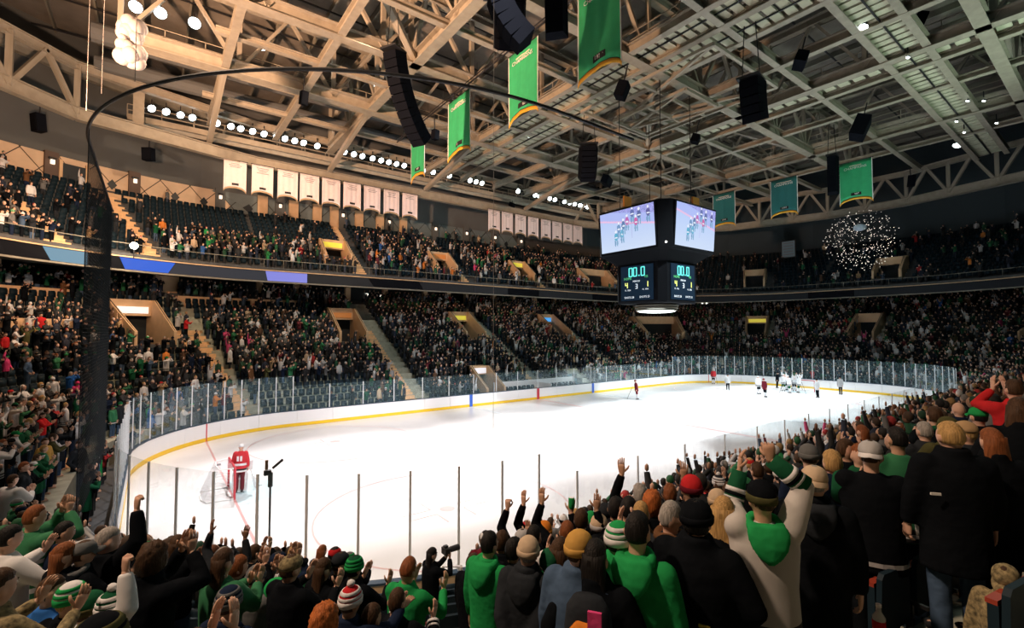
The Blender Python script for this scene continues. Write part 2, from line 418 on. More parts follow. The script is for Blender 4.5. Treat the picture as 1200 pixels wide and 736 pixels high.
def vomitory(v, z_of, name, label, roofh=2.25):
    s, d0, d1, hw, sm = v; th = .22 if hw > 1 else .09
    root = empty(name, pt(s, d0, z_of(d0)), label, 'stairwell entrance', kind='structure')
    inv_m = Matrix.Translation(-Vector(root.location))
    def put(mb, nm):
        o = mb.build(nm, root); o.matrix_parent_inverse = inv_m; return o
    for sg_ in (-1, 1):
        a, b = sorted((s+sg_*hw, s+sg_*(hw-th)))
        mb = MB(); prof = [(d0-.5, z_of(d0)-.5), (d1, z_of(d0)-.5), (d1, z_of(d1)+1.0), (d1-1.2, z_of(d1)+1.0), (d0-.5, z_of(d0)+1.0)]
        sweep(mb, prof, [a, b], TAN); put(mb, 'side_wall')
        mb = MB()
        for e in (.35, .65, .95): mb.bar(pt(s+sg_*(hw-th/2), d0-.4, z_of(d0)+.1+e), pt(s+sg_*(hw-th/2), d1-1.2, z_of(d1)+.1+e), .04, .04, BLACK)
        put(mb, 'handrail')
    mb = MB(); sweep(mb, rect(d1-.9, d1, z_of(d0)+roofh, z_of(d1)+1.0), [s-hw, s+hw], TAN); put(mb, 'lintel')
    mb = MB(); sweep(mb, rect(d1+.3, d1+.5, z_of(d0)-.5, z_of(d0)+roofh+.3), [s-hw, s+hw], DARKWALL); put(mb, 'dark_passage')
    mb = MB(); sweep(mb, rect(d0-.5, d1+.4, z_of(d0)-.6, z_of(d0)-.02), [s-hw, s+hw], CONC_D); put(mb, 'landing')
    if sm:
        mb = MB(); h = z_of(d1)+1.0-(z_of(d0)+roofh)
        sweep(mb, rect(d1-.98, d1-.9, z_of(d0)+roofh+h*.15, z_of(d0)+roofh+h*.15+.52), [s-hw*.72, s+hw*.72], sm); put(mb, 'sign')
zlow = lambda d: .3+.55*(d-1.5)
zup = lambda d: 12.3+.66*(d-12.4)
ords = ['nearest of the lower stairwells, with a blank white sign', 'lower stairwell with a tan orange lintel near the first blue line', 'lower stairwell with a yellow sign behind the center line',
        'lower stairwell with a blue sign beyond the second blue line', 'lower stairwell with a white sign left of the far corner', 'lower stairwell with a yellow sign behind the far goal', 'plain lower stairwell behind the far goal', 'plain lower stairwell at the end of the right stands']
for v, l in zip(VLOW, ords): vomitory(v, zlow, 'stairwell_entrance', l)
vomitory(VTUN[0], zlow, 'rink_tunnel', 'low tunnel mouth with white sign just behind the far boards', 2.0)
for v, l in zip(VUP, ['upper deck stairwell with a yellow sign, nearest one', 'upper deck stairwell with a tan front above the center line', 'upper deck stairwell with a yellow sign further right', 'plain upper deck stairwell left of the scoreboard', 'plain upper deck stairwell at the far end', 'pale upper deck stairwell at the right far end']):
    vomitory(v, zup, 'upper_stairwell', l, 1.9)
# low cross wall in the left stands, parapet under the suites
mb = MB(); sweep(mb, rect(12.5, 12.6, 5.6, 7.35), srange(27.2, 35.2), TAN); mb.build('wall_left', kind='structure', label='low tan wall halfway up the left stands', cat='wall')
mb = MB(); sweep(mb, rect(17.62, 17.7, 8.2, 9.75), srange(16.5, 24.0), TAN); sweep(mb, rect(17.62, 17.7, 8.2, 9.75), srange(26.4, 31), TAN)
mb.build('wall_left', kind='structure', label='tan parapet under the suites on the far left side', cat='wall')
# penalty boxes behind the far boards
pb = empty('penalty_box', pt(PER-2.0, 2, .3), 'white walled penalty benches behind the far boards at center', 'penalty box')
for nm, p, q, w, h in (('back_wall', (-3.4, 15.6, .85), (7.2, 15.6, .85), .1, 1.5), ('divider', (2, 13.3, .8), (2, 15.6, .8), .1, 1.1), ('bench', (-3, 15.0, .62), (7, 15.0, .62), .4, .08)):
    o = MB().bar(p, q, w, h, BOARDW).build(nm, pb); o.matrix_parent_inverse = Matrix.Translation(-Vector(pb.location))

# ------------------------------------------------------------------ concourse, pillars, ribbon board
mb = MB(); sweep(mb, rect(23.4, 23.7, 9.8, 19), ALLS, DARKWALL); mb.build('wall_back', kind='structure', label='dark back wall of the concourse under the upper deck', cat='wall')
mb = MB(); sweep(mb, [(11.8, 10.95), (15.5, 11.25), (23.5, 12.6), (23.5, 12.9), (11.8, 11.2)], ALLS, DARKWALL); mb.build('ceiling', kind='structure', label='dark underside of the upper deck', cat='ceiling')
PILL = [27.9, 24.1, 21.1, 17.5, 16.6, 12.0, 7.5, 2.2, PER-1.2, PER-4, PER-8.5, PER-12, PER-16, PER-20, 133, 128, 122, 116, 110]
for k, s in enumerate(PILL):
    mb = MB(); w = 1.0 if k == 0 else .55
    sweep(mb, rect(19.5, 20.1, 10.1, 12.4), [s-w/2, s+w/2], TAN); x, y, z = pt(s, 19.5, 10.1)
    mb.build('trim_%d' % (k+1), kind='structure', label='tan concourse pillar above the lower stands', cat='pillar', group='concourse pillars')
for k, (u, v) in enumerate([(430, 345), (437, 345), (446, 346), (823, 355), (828, 355), (850, 362), (976, 359), (1009, 361), (1036, 359), (309, 339)]):
    r = ray(u, v)
    for j in range(300, 9000):
        q = CP+r*j*.01; s, d = inv(q[0], q[1])
        if d > 21.5 and q[1] > -12: break
    h = MB(); h.ell(q, (.16, .16, .16), LAMPC, 8, 5); h.tube([(q[0], q[1], q[2]+.14), (q[0], q[1], 12.1)], .02, BLACK, 4)
    h.build('concourse_lamp', label='small round lamp glowing in the dark concourse, %s in a row from left' % nth([9,0,1,2,3,4,5,6,7,8].index(k) if False else (0 if k == 9 else k+1)), cat='lamp', group='small lamps in the concourse')
RIBK = mat('ribbon_black', (.006,.007,.010), .6, spec=.03); RIBC = mat('ribbon_charcoal', (.028,.031,.037), .6, spec=.03)
rib = empty('ribbon_board', (0,0,0), 'ribbon display running along the front of the upper deck, mostly dark with blue panels', 'display board')
def ribpanel(b0, b1, t0, t1, m, dd=11.62):
    n = 8; vs = []
    for i in range(n+1):
        f = i/n
        vs += [pt(b0+(b1-b0)*f, dd, 11.08), pt(t0+(t1-t0)*f, dd, 11.92), pt(t0+(t1-t0)*f, dd+.1, 11.92), pt(b0+(b1-b0)*f, dd+.1, 11.08)]
    fs = [(i*4+k, i*4+(k+1)%4, (i+1)*4+(k+1)%4, (i+1)*4+k) for i in range(n) for k in range(4)]
    MB().add(vs, fs+[(0,1,2,3), (n*4+3, n*4+2, n*4+1, n*4)], m).build('display_panel', rib)
def led(name, c, e): return mat(name, (.012,.012,.018), .6, emit=e, ecol=c, spec=.03)
RBL = led('led_pale_blue', (.17,.32,.42), 1); RBB = led('led_blue', (.03,.13,.68), 1); RBP = led('led_periwinkle', (.24,.25,.72), 1); RBG = led('led_grey', (.055,.06,.07), .6)
ribpanel(28.05, 36, 28.25, 36, RIBK); ribpanel(27.16, 28.03, 27.16, 28.23, RBL); ribpanel(26.2, 27.1, 26.35, 27.1, RIBK)
ribpanel(25.0, 26.18, 24.8, 26.33, RBB); ribpanel(21.75, 24.98, 21.95, 24.78, RBG); ribpanel(18.4, 21.72, 18.4, 21.9, RBP)
ribpanel(12, 18.36, 12.6, 18.36, RIBC); ribpanel(6.5, 11.95, 7, 12.55, RIBK); ribpanel(.0, 6.45, .0, 6.95, RIBC)
for a in range(8): ribpanel(PER-a*5-5, PER-a*5-.05, PER-a*5-5, PER-a*5-.05, RIBK if a % 3 == 1 else RIBC)
for a in range(6): ribpanel(PER-45-a*6-6, PER-45-a*6-.05, PER-45-a*6-6, PER-45-a*6-.05, RIBK if a % 2 else RIBC)
mb = MB(); sweep(mb, rect(11.55, 11.8, 11.95, 12.03), ALLS, TAN); mb.build('top_rail', rib)
mb = MB(); sweep(mb, rect(11.55, 11.8, 10.92, 11.04), ALLS, STEEL_D); mb.build('bottom_rail', rib)
mb = MB(); sweep(mb, rect(11.72, 11.8, 11.04, 11.95), ALLS, RIBC); mb.build('backing', rib)

# ------------------------------------------------------------------ upper deck and back wall
NUP, UD0, UDD = 13, 12.4, .82; UDR = UDD*.66
VIS = (PER-58, PER+38)                       # the stretch of s that the upper deck shows
mb = MB()
for i in range(NUP):
    d0 = UD0+UDD*i; z = 12.3+UDR*i
    for a, b in open_runs(d0+.4, VUP):
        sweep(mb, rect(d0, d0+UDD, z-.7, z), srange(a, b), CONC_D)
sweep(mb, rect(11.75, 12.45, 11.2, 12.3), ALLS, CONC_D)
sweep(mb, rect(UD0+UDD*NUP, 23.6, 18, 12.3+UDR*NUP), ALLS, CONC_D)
mb.build('upper_deck', kind='structure', label='stepped upper deck ringing the arena above the ribbon board', cat='stands')
for k, s in enumerate(AISUP):
    stairs('upper_aisle_stairs', s, UD0, 0, 0, UDD, 12.3, UDR, NUP if k not in (0,) else 7, 1.3 if k not in (0, 1, 6) else .62,
           ['tan upper deck stairs at the left, ending halfway up', 'tan upper deck stairs beside the bright flood lamp', 'tan upper deck stairs below the fifth white banner', 'dim upper deck stairs above the center line',
            'dim upper deck stairs under the second set of white banners', 'dim upper deck stairs left of the scoreboard', 'dim upper deck stairs at the far end', 'dim upper deck stairs at the right far end'][k])
mb = MB()
sweep(mb, rect(11.85, 11.88, 12.98, 13.03), srange(0, 38), STEEL_D); sweep(mb, rect(11.85, 11.88, 12.98, 13.03), srange(PER-60, PER), STEEL_D)
for k in range(60):
    s = 38-k*1.6; p = pt(s, 11.865, 12.03); mb.bar(p, (p[0], p[1], 13.0), .03, .03, STEEL_D)
mb.build('deck_guard_rail', kind='structure', label='thin guard rail along the front of the upper deck', cat='railing')
mb = MB(); sweep(mb, rect(23.5, 23.9, 17, 34), srange(0, 44), GREYWALL); sweep(mb, rect(23.5, 23.9, 17, 34), srange(PER-24, PER), GREYWALL); mb.build('wall_back', kind='structure', label='grey upper wall behind the top row of the upper deck', cat='wall')
mb = MB(); sweep(mb, rect(23.5, 23.9, 17, 34), srange(100, PER-24), mat('shaded_grey_wall', (.035,.05,.058), .85)); mb.build('wall_right', kind='structure', label='grey upper wall at the far end of the arena, shade in its color', cat='wall')  # same grey wall, with the dimness of the far end put into its colour
# diamond tile band
TILE = mat('tan_wall_tile', (.60,.43,.29), .6, noise=.08, scale=1.2); TILEG = mat('grey_wall_tile', (.13,.16,.165), .6, noise=.1, scale=1.2); TILED = mat('dark_diamond_tile', (.015,.02,.025), .5)
GROUT = mat('tile_grout', (.05,.045,.04), .9)
tb = empty('wall_tile_band', (0,0,0), 'band of diamond tiles along the back wall above the upper deck', 'tile band', kind='structure')
mb = MB(); sweep(mb, rect(23.44, 23.52, 18.4, 21.5), srange(0, 38), GROUT); sweep(mb, rect(23.44, 23.52, 18.4, 21.5), srange(PER-30, PER), GROUT); mb.build('grout_bed', tb)
def clip(poly, lo, hi):
    for sign, lim in ((1, lo), (-1, -hi)):
        out = []
        for i in range(len(poly)):
            p, q = poly[i], poly[(i+1) % len(poly)]; a, b = sign*p[1]-lim, sign*q[1]-lim
            if a >= 0: out.append(p)
            if (a >= 0) != (b >= 0): t = a/(a-b); out.append((p[0]+(q[0]-p[0])*t, p[1]+(q[1]-p[1])*t))
        poly = out
        if len(poly) < 3: return []
    return poly
def tile(cs, cz, hw, hh, m, dd, nm, lo=18.45, hi=21.45):
    poly = clip([(cs-hw, cz), (cs, cz-hh), (cs+hw, cz), (cs, cz+hh)], lo, hi)
    if not poly: return
    n = len(poly); vs = [pt(s, dd, z) for s, z in poly]+[pt(s, dd+.05, z) for s, z in poly]
    MB().add(vs, [tuple(range(n)), tuple(range(2*n-1, n-1, -1))]+[(i, i+n, (i+1)%n+n, (i+1)%n) for i in range(n)], m).build(nm, tb)
cs, row = 36.0, 0
for j in range(44):
    cs = 36-j*1.0; big = .95 if cs < 22 else .42 * 1.0
    step = 1.15
hwv = lambda s: (1.25, 1.35) if s < 22 or s > 35.35 else (1.25*RC/(RC+23.5), 1.35)
s_ = 35.0
while s_ > -14:
    hw, hh = hwv(s_); m = TILE if s_ > 22.9 else TILEG
    for zc in (20.0-1.38, 20.0+1.38): tile(s_ % PER if s_ < 0 else s_, zc, hw*.97, hh*.97, m, 23.24, 'tile')
    tile((s_-hw) % PER, 20.0, hw*.97, hh*.97, m, 23.24, 'tile')
    s_ -= 2*hw
    tile((s_+hw*2) % PER, 20.0, hw*.3, hh*.36, TILED, 23.2, 'dark_tile') if int(round(s_*10)) % 2 == 0 else None
PILM = mat('dark_pilaster', (.10,.065,.05), .7)
for k, (s, c) in enumerate([(26.18,1),(24.6,1),(22.66,1),(18.64,1),(11.64,1),(5.72,1),(20.4,0),(17.2,0),(14.6,0),(12.6,0),(9.6,0),(6.9,0),(3.7,0),(PER-1,1),(PER-6,1),(PER-11,1),(PER-16,1)]):
    hw = .5 if s < 22 or s > 100 else .12
    pl_ = empty('wall_pilaster', pt(s, 23.2, 18.4), 'dark pilaster with a small glowing sconce on the upper wall' if c else 'plain tan pilaster on the upper wall below the white banners', 'pilaster', 'sconce pilasters' if c else 'tan pilasters', 'structure')
    im = Matrix.Translation(-Vector(pl_.location))
    mb = MB(); sweep(mb, rect(23.0, 23.42, 18.3, 21.6), [s-hw, s+hw], PILM if c and s > 22.8 and s < 40 else (GREYWALL if c else TAN)); mb.build('shaft', pl_).matrix_parent_inverse = im
    if c:
        x, y, nx, ny = base(s); p = pt(s, 22.88, 20.7)
        mb = MB(); mb.box(p, (.26, .16, .36), LAMPS, rot=(0,0,math.atan2(ny, nx)+math.pi/2)); mb.box((p[0], p[1], p[2]+.30), (.5, .2, .16), BLACK, rot=(0,0,math.atan2(ny, nx)+math.pi/2)); mb.build('sconce', pl_).matrix_parent_inverse = im
mb = MB(); sweep(mb, rect(23.1, 23.45, 18.4, 20.9), [25.56, 25.98], DARKWALL); mb.build('door_1', kind='structure', label='dark doorway in the upper left back wall', cat='door')
mb = MB(); sweep(mb, rect(23.05, 23.5, 18.4, 21.15), [25.5, 25.56], TAN); sweep(mb, rect(23.05, 23.5, 18.4, 21.15), [25.98, 26.04], TAN); mb.build('trim_30', kind='structure', label='tan frame around the dark upper doorway', cat='door frame')
mb = MB(); sweep(mb, rect(22.0, 22.2, 12.3+UDR*7, 18.9), [24.95, 25.3], TAN); sweep(mb, rect(22.0, 22.2, 12.3+UDR*7, 18.9), [24.5, 24.9], TAN)
mb.build('door_2', kind='structure', label='pair of tan doors behind the upper deck stairs', cat='door')

# ------------------------------------------------------------------ ring truss at the edge of the roof
ZR0, ZR1, DR = 23.35, 27.1, 17.3
ringS = [CUM[k]+SEG[k]*i/n for k in range(9) for n in [3 if k % 2 else max(2, round(SEG[k]/4.4))] for i in range(n)]
rt = empty('ring_truss', (0,0,0), 'cream steel truss that rings the arena below the roof edge', 'truss', kind='structure')
pts_ = [(s, pt(s, DR, ZR0), pt(s, DR, ZR1)) for s in ringS if not (CUM[4]+2 < s < CUM[5]-1)]
for i in range(len(pts_)):
    s, p, q = pts_[i]; s2, p2, q2 = pts_[(i+1) % len(pts_)]
    if math.dist(p, p2) > 14: continue
    MB().ibeam(p, p2, .6, .95, STEEL).build('bottom_chord', rt)
    MB().ibeam(q, q2, .45, .6, STEEL).build('top_chord', rt)
    n = max(1, round(math.dist(p, p2)/4.6))
    if p[1] > 18 and -23 < max(p[0], p2[0]) < 25: continue
    for j in range(n):
        a = [Vector(p).lerp(Vector(p2), (j+e)/n) for e in (0, .5, 1)]; b = [Vector(q).lerp(Vector(q2), (j+e)/n) for e in (0, .5, 1)]
        unitbar('upright', rt, a[0], b[0], .38, .38, STEEL)
        unitbar('diagonal', rt, a[0], b[1], .32, .32, STEEL); unitbar('diagonal', rt, b[1], a[2], .32, .32, STEEL)
# ------------------------------------------------------------------ roof: deck, purlins, trusses, catwalks
rf = MB().box((3, 8, 32.6), (124, 66, .25), ROOFM).build('ceiling', kind='structure', label='brown corrugated roof deck high above the trusses', cat='roof')
for k in range(41): unitbar('purlin', rf, (-58+3*k, -24, 32.2), (-58+3*k, 41, 32.2), .14, .5, STEEL_D)
for k in range(12): unitbar('roof_bridging', rf, (-58, -22+5.4*k, 31.9), (64, -22+5.4*k, 31.9), .1, .12, BLACK)
ZB, ZT = 26.2, 31.4
def truss(p, q, bay, label, deep=True, w=.75, h=.75, m=STEEL, zb=ZB, zt=ZT):
    r = empty('roof_truss' if deep else 'roof_beam', (*p, zb), label, 'truss' if deep else 'beam', kind='structure')
    im = Matrix.Translation(-Vector(r.location))
    P, Q = Vector((*p, zb)), Vector((*q, zb)); U = Vector((0,0,zt-zb)); L = (Q-P).length; n = max(1, round(L/bay))
    MB().ibeam(P, Q, w, h, m).build('bottom_chord', r).matrix_parent_inverse = im
    if deep:
        MB().ibeam(P+U, Q+U, w*.8, h*.8, m).build('top_chord', r).matrix_parent_inverse = im
        for i in range(n+1):
            a = P.lerp(Q, i/n); unitbar('upright', r, a, a+U, .3, .3, m).matrix_parent_inverse = im
            if i < n:
                b = P.lerp(Q, (i+1)/n); mid = a.lerp(b, .5)
                for e0, e1 in ((a, mid+U), (mid+U, b)): unitbar('diagonal', r, e0, e1, .3, .22, m).matrix_parent_inverse = im
    return r
truss((-15, -24), (-15, 30), 7, 'deep cream roof truss crossing the rink nearest the camera')
truss((12, -24), (12, 30), 7, 'deep roof truss crossing the rink beyond the scoreboard')
truss((27.8, -24), (27.8, 30), 7, 'deep dim roof truss crossing over the far goal')
truss((-32, 9), (48, 9), 7, 'deep cream roof truss running the length of the rink, left of center')
truss((-32, 18), (44, 18), 7, 'deep roof truss carrying the left catwalk with ball lamps', w=.9, h=.9)
truss((-28, -1), (46, -1), 7, 'deep roof truss running over the middle of the rink')
truss((-30, -16.8), (44, -16.8), 7, 'deep dim roof truss running along the right side')
for x, l in ((-26, 'cream roof beam over the near goal'), (-20.4, 'cream roof beam between near goal and first truss'), (-3.6, 'left edge beam of the middle catwalk'), (1.4, 'right edge beam of the middle catwalk'),
             (-1.2, 'inner beam of the middle catwalk'), (14.6, 'edge beam of the far catwalk'), (20, 'thin dim beam beyond the far catwalk'), (34, 'thin dim beam past the far goal'), (6.5, 'thin beam under the scoreboard rigging')):
    truss((x, -22), (x, 30), 6, l, False, .5, .6 if x < 20 else .4)
for y, l in ((-6.8, 'long beam right of the middle truss'), (-11.7, 'left edge beam of the stepped catwalk'), (-14.1, 'right edge beam of the stepped catwalk'), (4, 'slim beam left of the middle truss'), (13.5, 'slim beam between the two left trusses'), (24, 'slim beam beside the far lamp rail')):
    truss((-27, y), (44, y), 6, l, False, .45, .55 if y < -5 else .35)
# diagonal braces that drop from the ring to the trusses
br = empty('roof_brace', (-31, 30, 23.6), 'slanting cream braces tying ring truss to roof trusses', 'brace', kind='structure'); im = Matrix.Translation(-Vector(br.location))
for p, q in (((-15, 18, 26.2), (-15, 30, 23.9)), ((-3.6, 18, 26.2), (-3.6, 30, 23.9)), ((12, 18, 26.2), (12, 30, 23.9)), ((-15, 9, 26.2), (-26, 18, 31.2)), ((-15, 9, 26.2), (-4, 18, 31.2)), ((-15, 9, 26.2), (-26, 0, 31.2)), ((12, 9, 26.2), (1.4, 0, 31.2)), ((27.8, 9, 26.2), (38, 18, 31)), ((12, -1, 26.2), (24, -10, 31.2)), ((27.8, -1, 26.2), (16, 9, 31.2)), ((-26, 18, 26.2), (-26, 30, 24.2)), ((27.8, 18, 26.2), (27.8, 30, 23.9))):
    unitbar('brace', br, p, q, .42, .42, STEEL).matrix_parent_inverse = im
mb = MB(); mb.bar((-31.2, 28.6, 23.4), (-31.2, 28.6, 32), .75, .75, STEEL); mb.build('trim_31', kind='structure', label='square steel post at the left corner of the ring truss', cat='post')
SLAT = mat('catwalk_slat', (.50,.49,.36), .7)
def catwalk(name, p, q, width, z, label, step=.8, rail=True, slat=True, side=.35):
    r = empty(name, (*p, z), label, 'catwalk', kind='structure'); im = Matrix.Translation(-Vector(r.location))
    P, Q = Vector((*p, z)), Vector((*q, z)); d = (Q-P).normalized(); n = Vector((-d.y, d.x, 0)); L = (Q-P).length
    def put(o): o.matrix_parent_inverse = im
    if slat:
        for i in range(int(L/step)):
            a = P+d*(i+.5)*step; put(unitbar('slat', r, a-n*width/2, a+n*width/2, step*.72, .08+.05*(i % 2), SLAT))
        put(MB().bar(P-Vector((0,0,.14)), Q-Vector((0,0,.14)), .09, .08, BLACK).build('cable_run', r))
    for sgn in (-1, 1):
        o = n*sgn*(width/2+.05)
        put(MB().bar(P+o, Q+o, .14, side, STEEL).build('edge_beam', r))
        if rail:
            mb = MB()
            for e in (.5, 1.0): mb.bar(P+o+Vector((0,0,e+.1)), Q+o+Vector((0,0,e+.1)), .05, .05, STEEL)
            put(mb.build('handrail', r))
            for i in range(int(L/2.4)+1):
                a = P+d*min(i*2.4, L)+o; put(unitbar('baluster', r, a, a+Vector((0,0,1.1)), .05, .05, STEEL))
    return r
catwalk('catwalk', (-32, 19.3), (40, 19.3), 1.5, 26.6, 'cream catwalk with handrails on the left, carrying ball lamps')
catwalk('catwalk', (-32, 30.3), (34, 30.3), 1.2, 25.0, 'lamp catwalk with handrails along the far side of the roof', slat=False, side=.5)
catwalk('catwalk', (-2.4, -22), (-2.4, 29), 2.2, 26.3, 'middle catwalk crossing the roof left of the scoreboard', rail=True)
catwalk('catwalk', (.1, -20), (.1, 24), 2.2, 26.1, 'pale slatted catwalk crossing beside the scoreboard cables', rail=False)
catwalk('catwalk', (-18, -12.9), (44, -12.9), 2.2, 26.25, 'stepped slatted catwalk running away along the right', rail=False)
catwalk('catwalk', (13.3, -22), (13.3, 28), 2.2, 26.4, 'far catwalk crossing the roof beyond the scoreboard', rail=True, step=1.0)
catwalk('catwalk', (27.8, -21), (27.8, 26), 1.4, 26.75, 'dim catwalk over the far goal', rail=True, slat=False)
mb = MB(); 
for y, z, r_ in ((24.5, 29, .75), (27.2, 27.9, .6)): mb.tube([(-34, y, z), (34, y, z)], r_, GREYWALL, 12)
mb.build('ventilation_duct', label='pair of fat grey ventilation ducts under the far roof', cat='duct')
mb = MB(); mb.tube([pt(s, 20.6, 28.4) for s in srange(22.5, 40)], .75, STEEL_D, 10); mb.build('ventilation_duct', label='curved duct behind the ring truss at upper left', cat='duct')
# smaller rigging frames near the middle
for k, (x0, x1, y0, y1, z) in enumerate([(-1, 8, -6, 6, 25.3), (2, 6.5, -2, 5, 24.9)]):
    r = empty('rigging_frame', (x0, y0, z), ['square steel rigging frame above the scoreboard, upper one', 'small steel rigging frame that holds the scoreboard cables'][k], 'rigging', kind='structure'); im = Matrix.Translation(-Vector(r.location))
    for p, q in (((x0,y0,z),(x1,y0,z)), ((x0,y1,z),(x1,y1,z)), ((x0,y0,z),(x0,y1,z)), ((x1,y0,z),(x1,y1,z)), ((x0,y0,z),((x0+x1)/2,y1,z)), ((x1,y0,z),((x0+x1)/2,y1,z)), ((x0,(y0+y1)/2,z),(x1,(y0+y1)/2,z))):
        unitbar('frame_bar', r, p, q, .22, .22, STEEL).matrix_parent_inverse = im

# ------------------------------------------------------------------ lamps of the roof
def arena_lamp(p, aim, r, label, group, lens=LAMPW):
    e = empty('arena_lamp', p, label, 'lamp', group)
    d = (Vector(aim)-Vector(p)).normalized(); M = d.to_track_quat('Z', 'Y')
    for nm, mk in (('housing', lambda m: m.rings([[(rr*math.cos(a*math.pi/6), rr*math.sin(a*math.pi/6), z) for a in range(12)] for rr, z in ((r*.45, -r*1.1), (r*.8, -r*.7), (r, 0), (r*1.02, .02))], BLACK)),
                   ('lens', lambda m: m.ell((0,0,.03), (r*.93, r*.93, r*.4), lens, 12, 6))):
        key = (nm, round(r, 2), lens.name)
        if key not in UNIT: mb = MB(); mk(mb); UNIT[key] = mb.mesh(nm, True)
        o = ob(nm, UNIT[key], e); o.rotation_mode = 'QUATERNION'; o.rotation_quaternion = M
    if 'yoke' not in UNIT: UNIT['yoke'] = MB().box((0, 0, .55), (.08, .08, .5), BLACK).mesh('yoke')
    ob('yoke', UNIT['yoke'], e)
    return e
US = [162,177,194,211,225,254,270.5,282,296,309.5,324,334,345.5,356,372,391,404,415,425,437,447,456,465,474,500,508,519,527,543,551,558,565,607,619,627,632,638,644,650,661,667,673,679,683,688]
for ku, u in enumerate(US):
    r = ray(u, 150); t = (30.15-CP[1])/r[1]; x = CP[0]+r[0]*t
    arena_lamp((x, 30.15, 26.35), (x*.45, 2, 0), .34, 'round white flood lamp, %s from left along the far roof rail' % nth(ku), 'flood lamps along the far roof rail')
for kb, (u, v) in enumerate(((159, 8), (188, 15), (228, 27), (307, 53), (376, 75), (438, 96), (587, 145), (619, 158))):
    r = ray(u, v); t = (18.6-CP[1])/r[1]; q = CP+r*t
    arena_lamp(tuple(q), (q[0]-3, -10, 0), .42, 'large ball shaped flood lamp above the left catwalk, %s from left' % nth(kb), 'ball lamps on the left catwalk')
for u, v, D in ((1012, 31, 30.5), (1122, 170, 50), (1134, 118, 39.5), (1064, 67, 33), (1153, 118, 39.5), (1168, 144, 43), (1121, 142, 43), (1130, 155, 45), (712, 214, 61), (607, 222, 64)):
    q = CP+ray(u, v)*D; arena_lamp(tuple(q), (q[0]-8, -6, 0), (.28 if u == 1012 else .42) if (u, v) in ((1012, 31), (1122, 170)) else .12, 'small white spot lamp on the right catwalks, %s from left' % nth(sorted((1134, 1064, 1153, 1168, 1121, 1130)).index(u)) if u > 900 and (u, v) not in ((1012, 31), (1122, 170)) else ('big round flood lamp at upper right, higher one' if u == 1012 else ('big round flood lamp at upper right, lower one' if u == 1122 else 'small white spot lamp near the far roof rail, %s' % ('just left of the scoreboard' if u == 712 else 'above the second banner group'))), 'spots on the right' if u > 900 else None)
fl = empty('flood_lamp', tuple(CP+ray(157, 288)*34.2), 'bright warm flood lamp glaring at the foot of the upper left stairs', 'lamp')
FLW = mat('warm_flood_lens', (1,1,1), .3, emit=40, ecol=(1, .82, .6))
MB().ell((0,0,0), (.24,.24,.24), FLW, 12, 8).build('lens', fl); MB().tube([(0,.1,-.9),(0,.1,-.2)], .04, BLACK, 6).build('stand', fl)
lp = lamp('flood_lamp_light', 'POINT', tuple(CP+ray(157, 287)*32.6), (0,0,0), 700, (1, .75, .5), .3)
ol = empty('globe_lamp', tuple(CP+ray(1122, 315)*62), 'orange globe lamp glowing at the far end of the arena', 'lamp')
MB().ell((0,0,0), (.42,.42,.42), mat('orange_globe', (1,.6,.2), .3, emit=1.3, ecol=(1,.5,.12)), 12, 8).build('globe', ol); MB().tube([(0,0,.4),(0,0,9)], .02, BLACK, 4).build('cord', ol)

SBK = mat('scoreboard_black', (.004,.005,.007), .8, spec=.08)
# ------------------------------------------------------------------ centre scoreboard
SBX, SBY = 2.9, 1.5
sb = empty('scoreboard', (SBX, SBY, 8.1), 'black center hung scoreboard with four large video screens', 'scoreboard')
im = Matrix.Translation(-Vector(sb.location))
def sput(o): o.matrix_parent_inverse = im; return o
def oct_(a, w, z): return [(SBX+x, SBY+y, z) for x, y in ((-a,-w),(-w,-a),(w,-a),(a,-w),(a,w),(w,a),(-w,a),(-a,w))]
sput(MB().rings([oct_(3.25, 2.75, 12.6), oct_(3.5, 2.75, 12.7), oct_(3.55, 2.75, 16.2), oct_(3.2, 2.7, 16.3)], SBK).build('upper_body', sb))
sput(MB().rings([oct_(2.3, 1.9, 8.75), oct_(2.4, 1.9, 8.9), oct_(2.4, 1.9, 11.9), oct_(3.2, 2.7, 12.6)], SBK).build('lower_body', sb))
SCRM = attr_mat('video_screen', 'col', .3, emit=1.0)
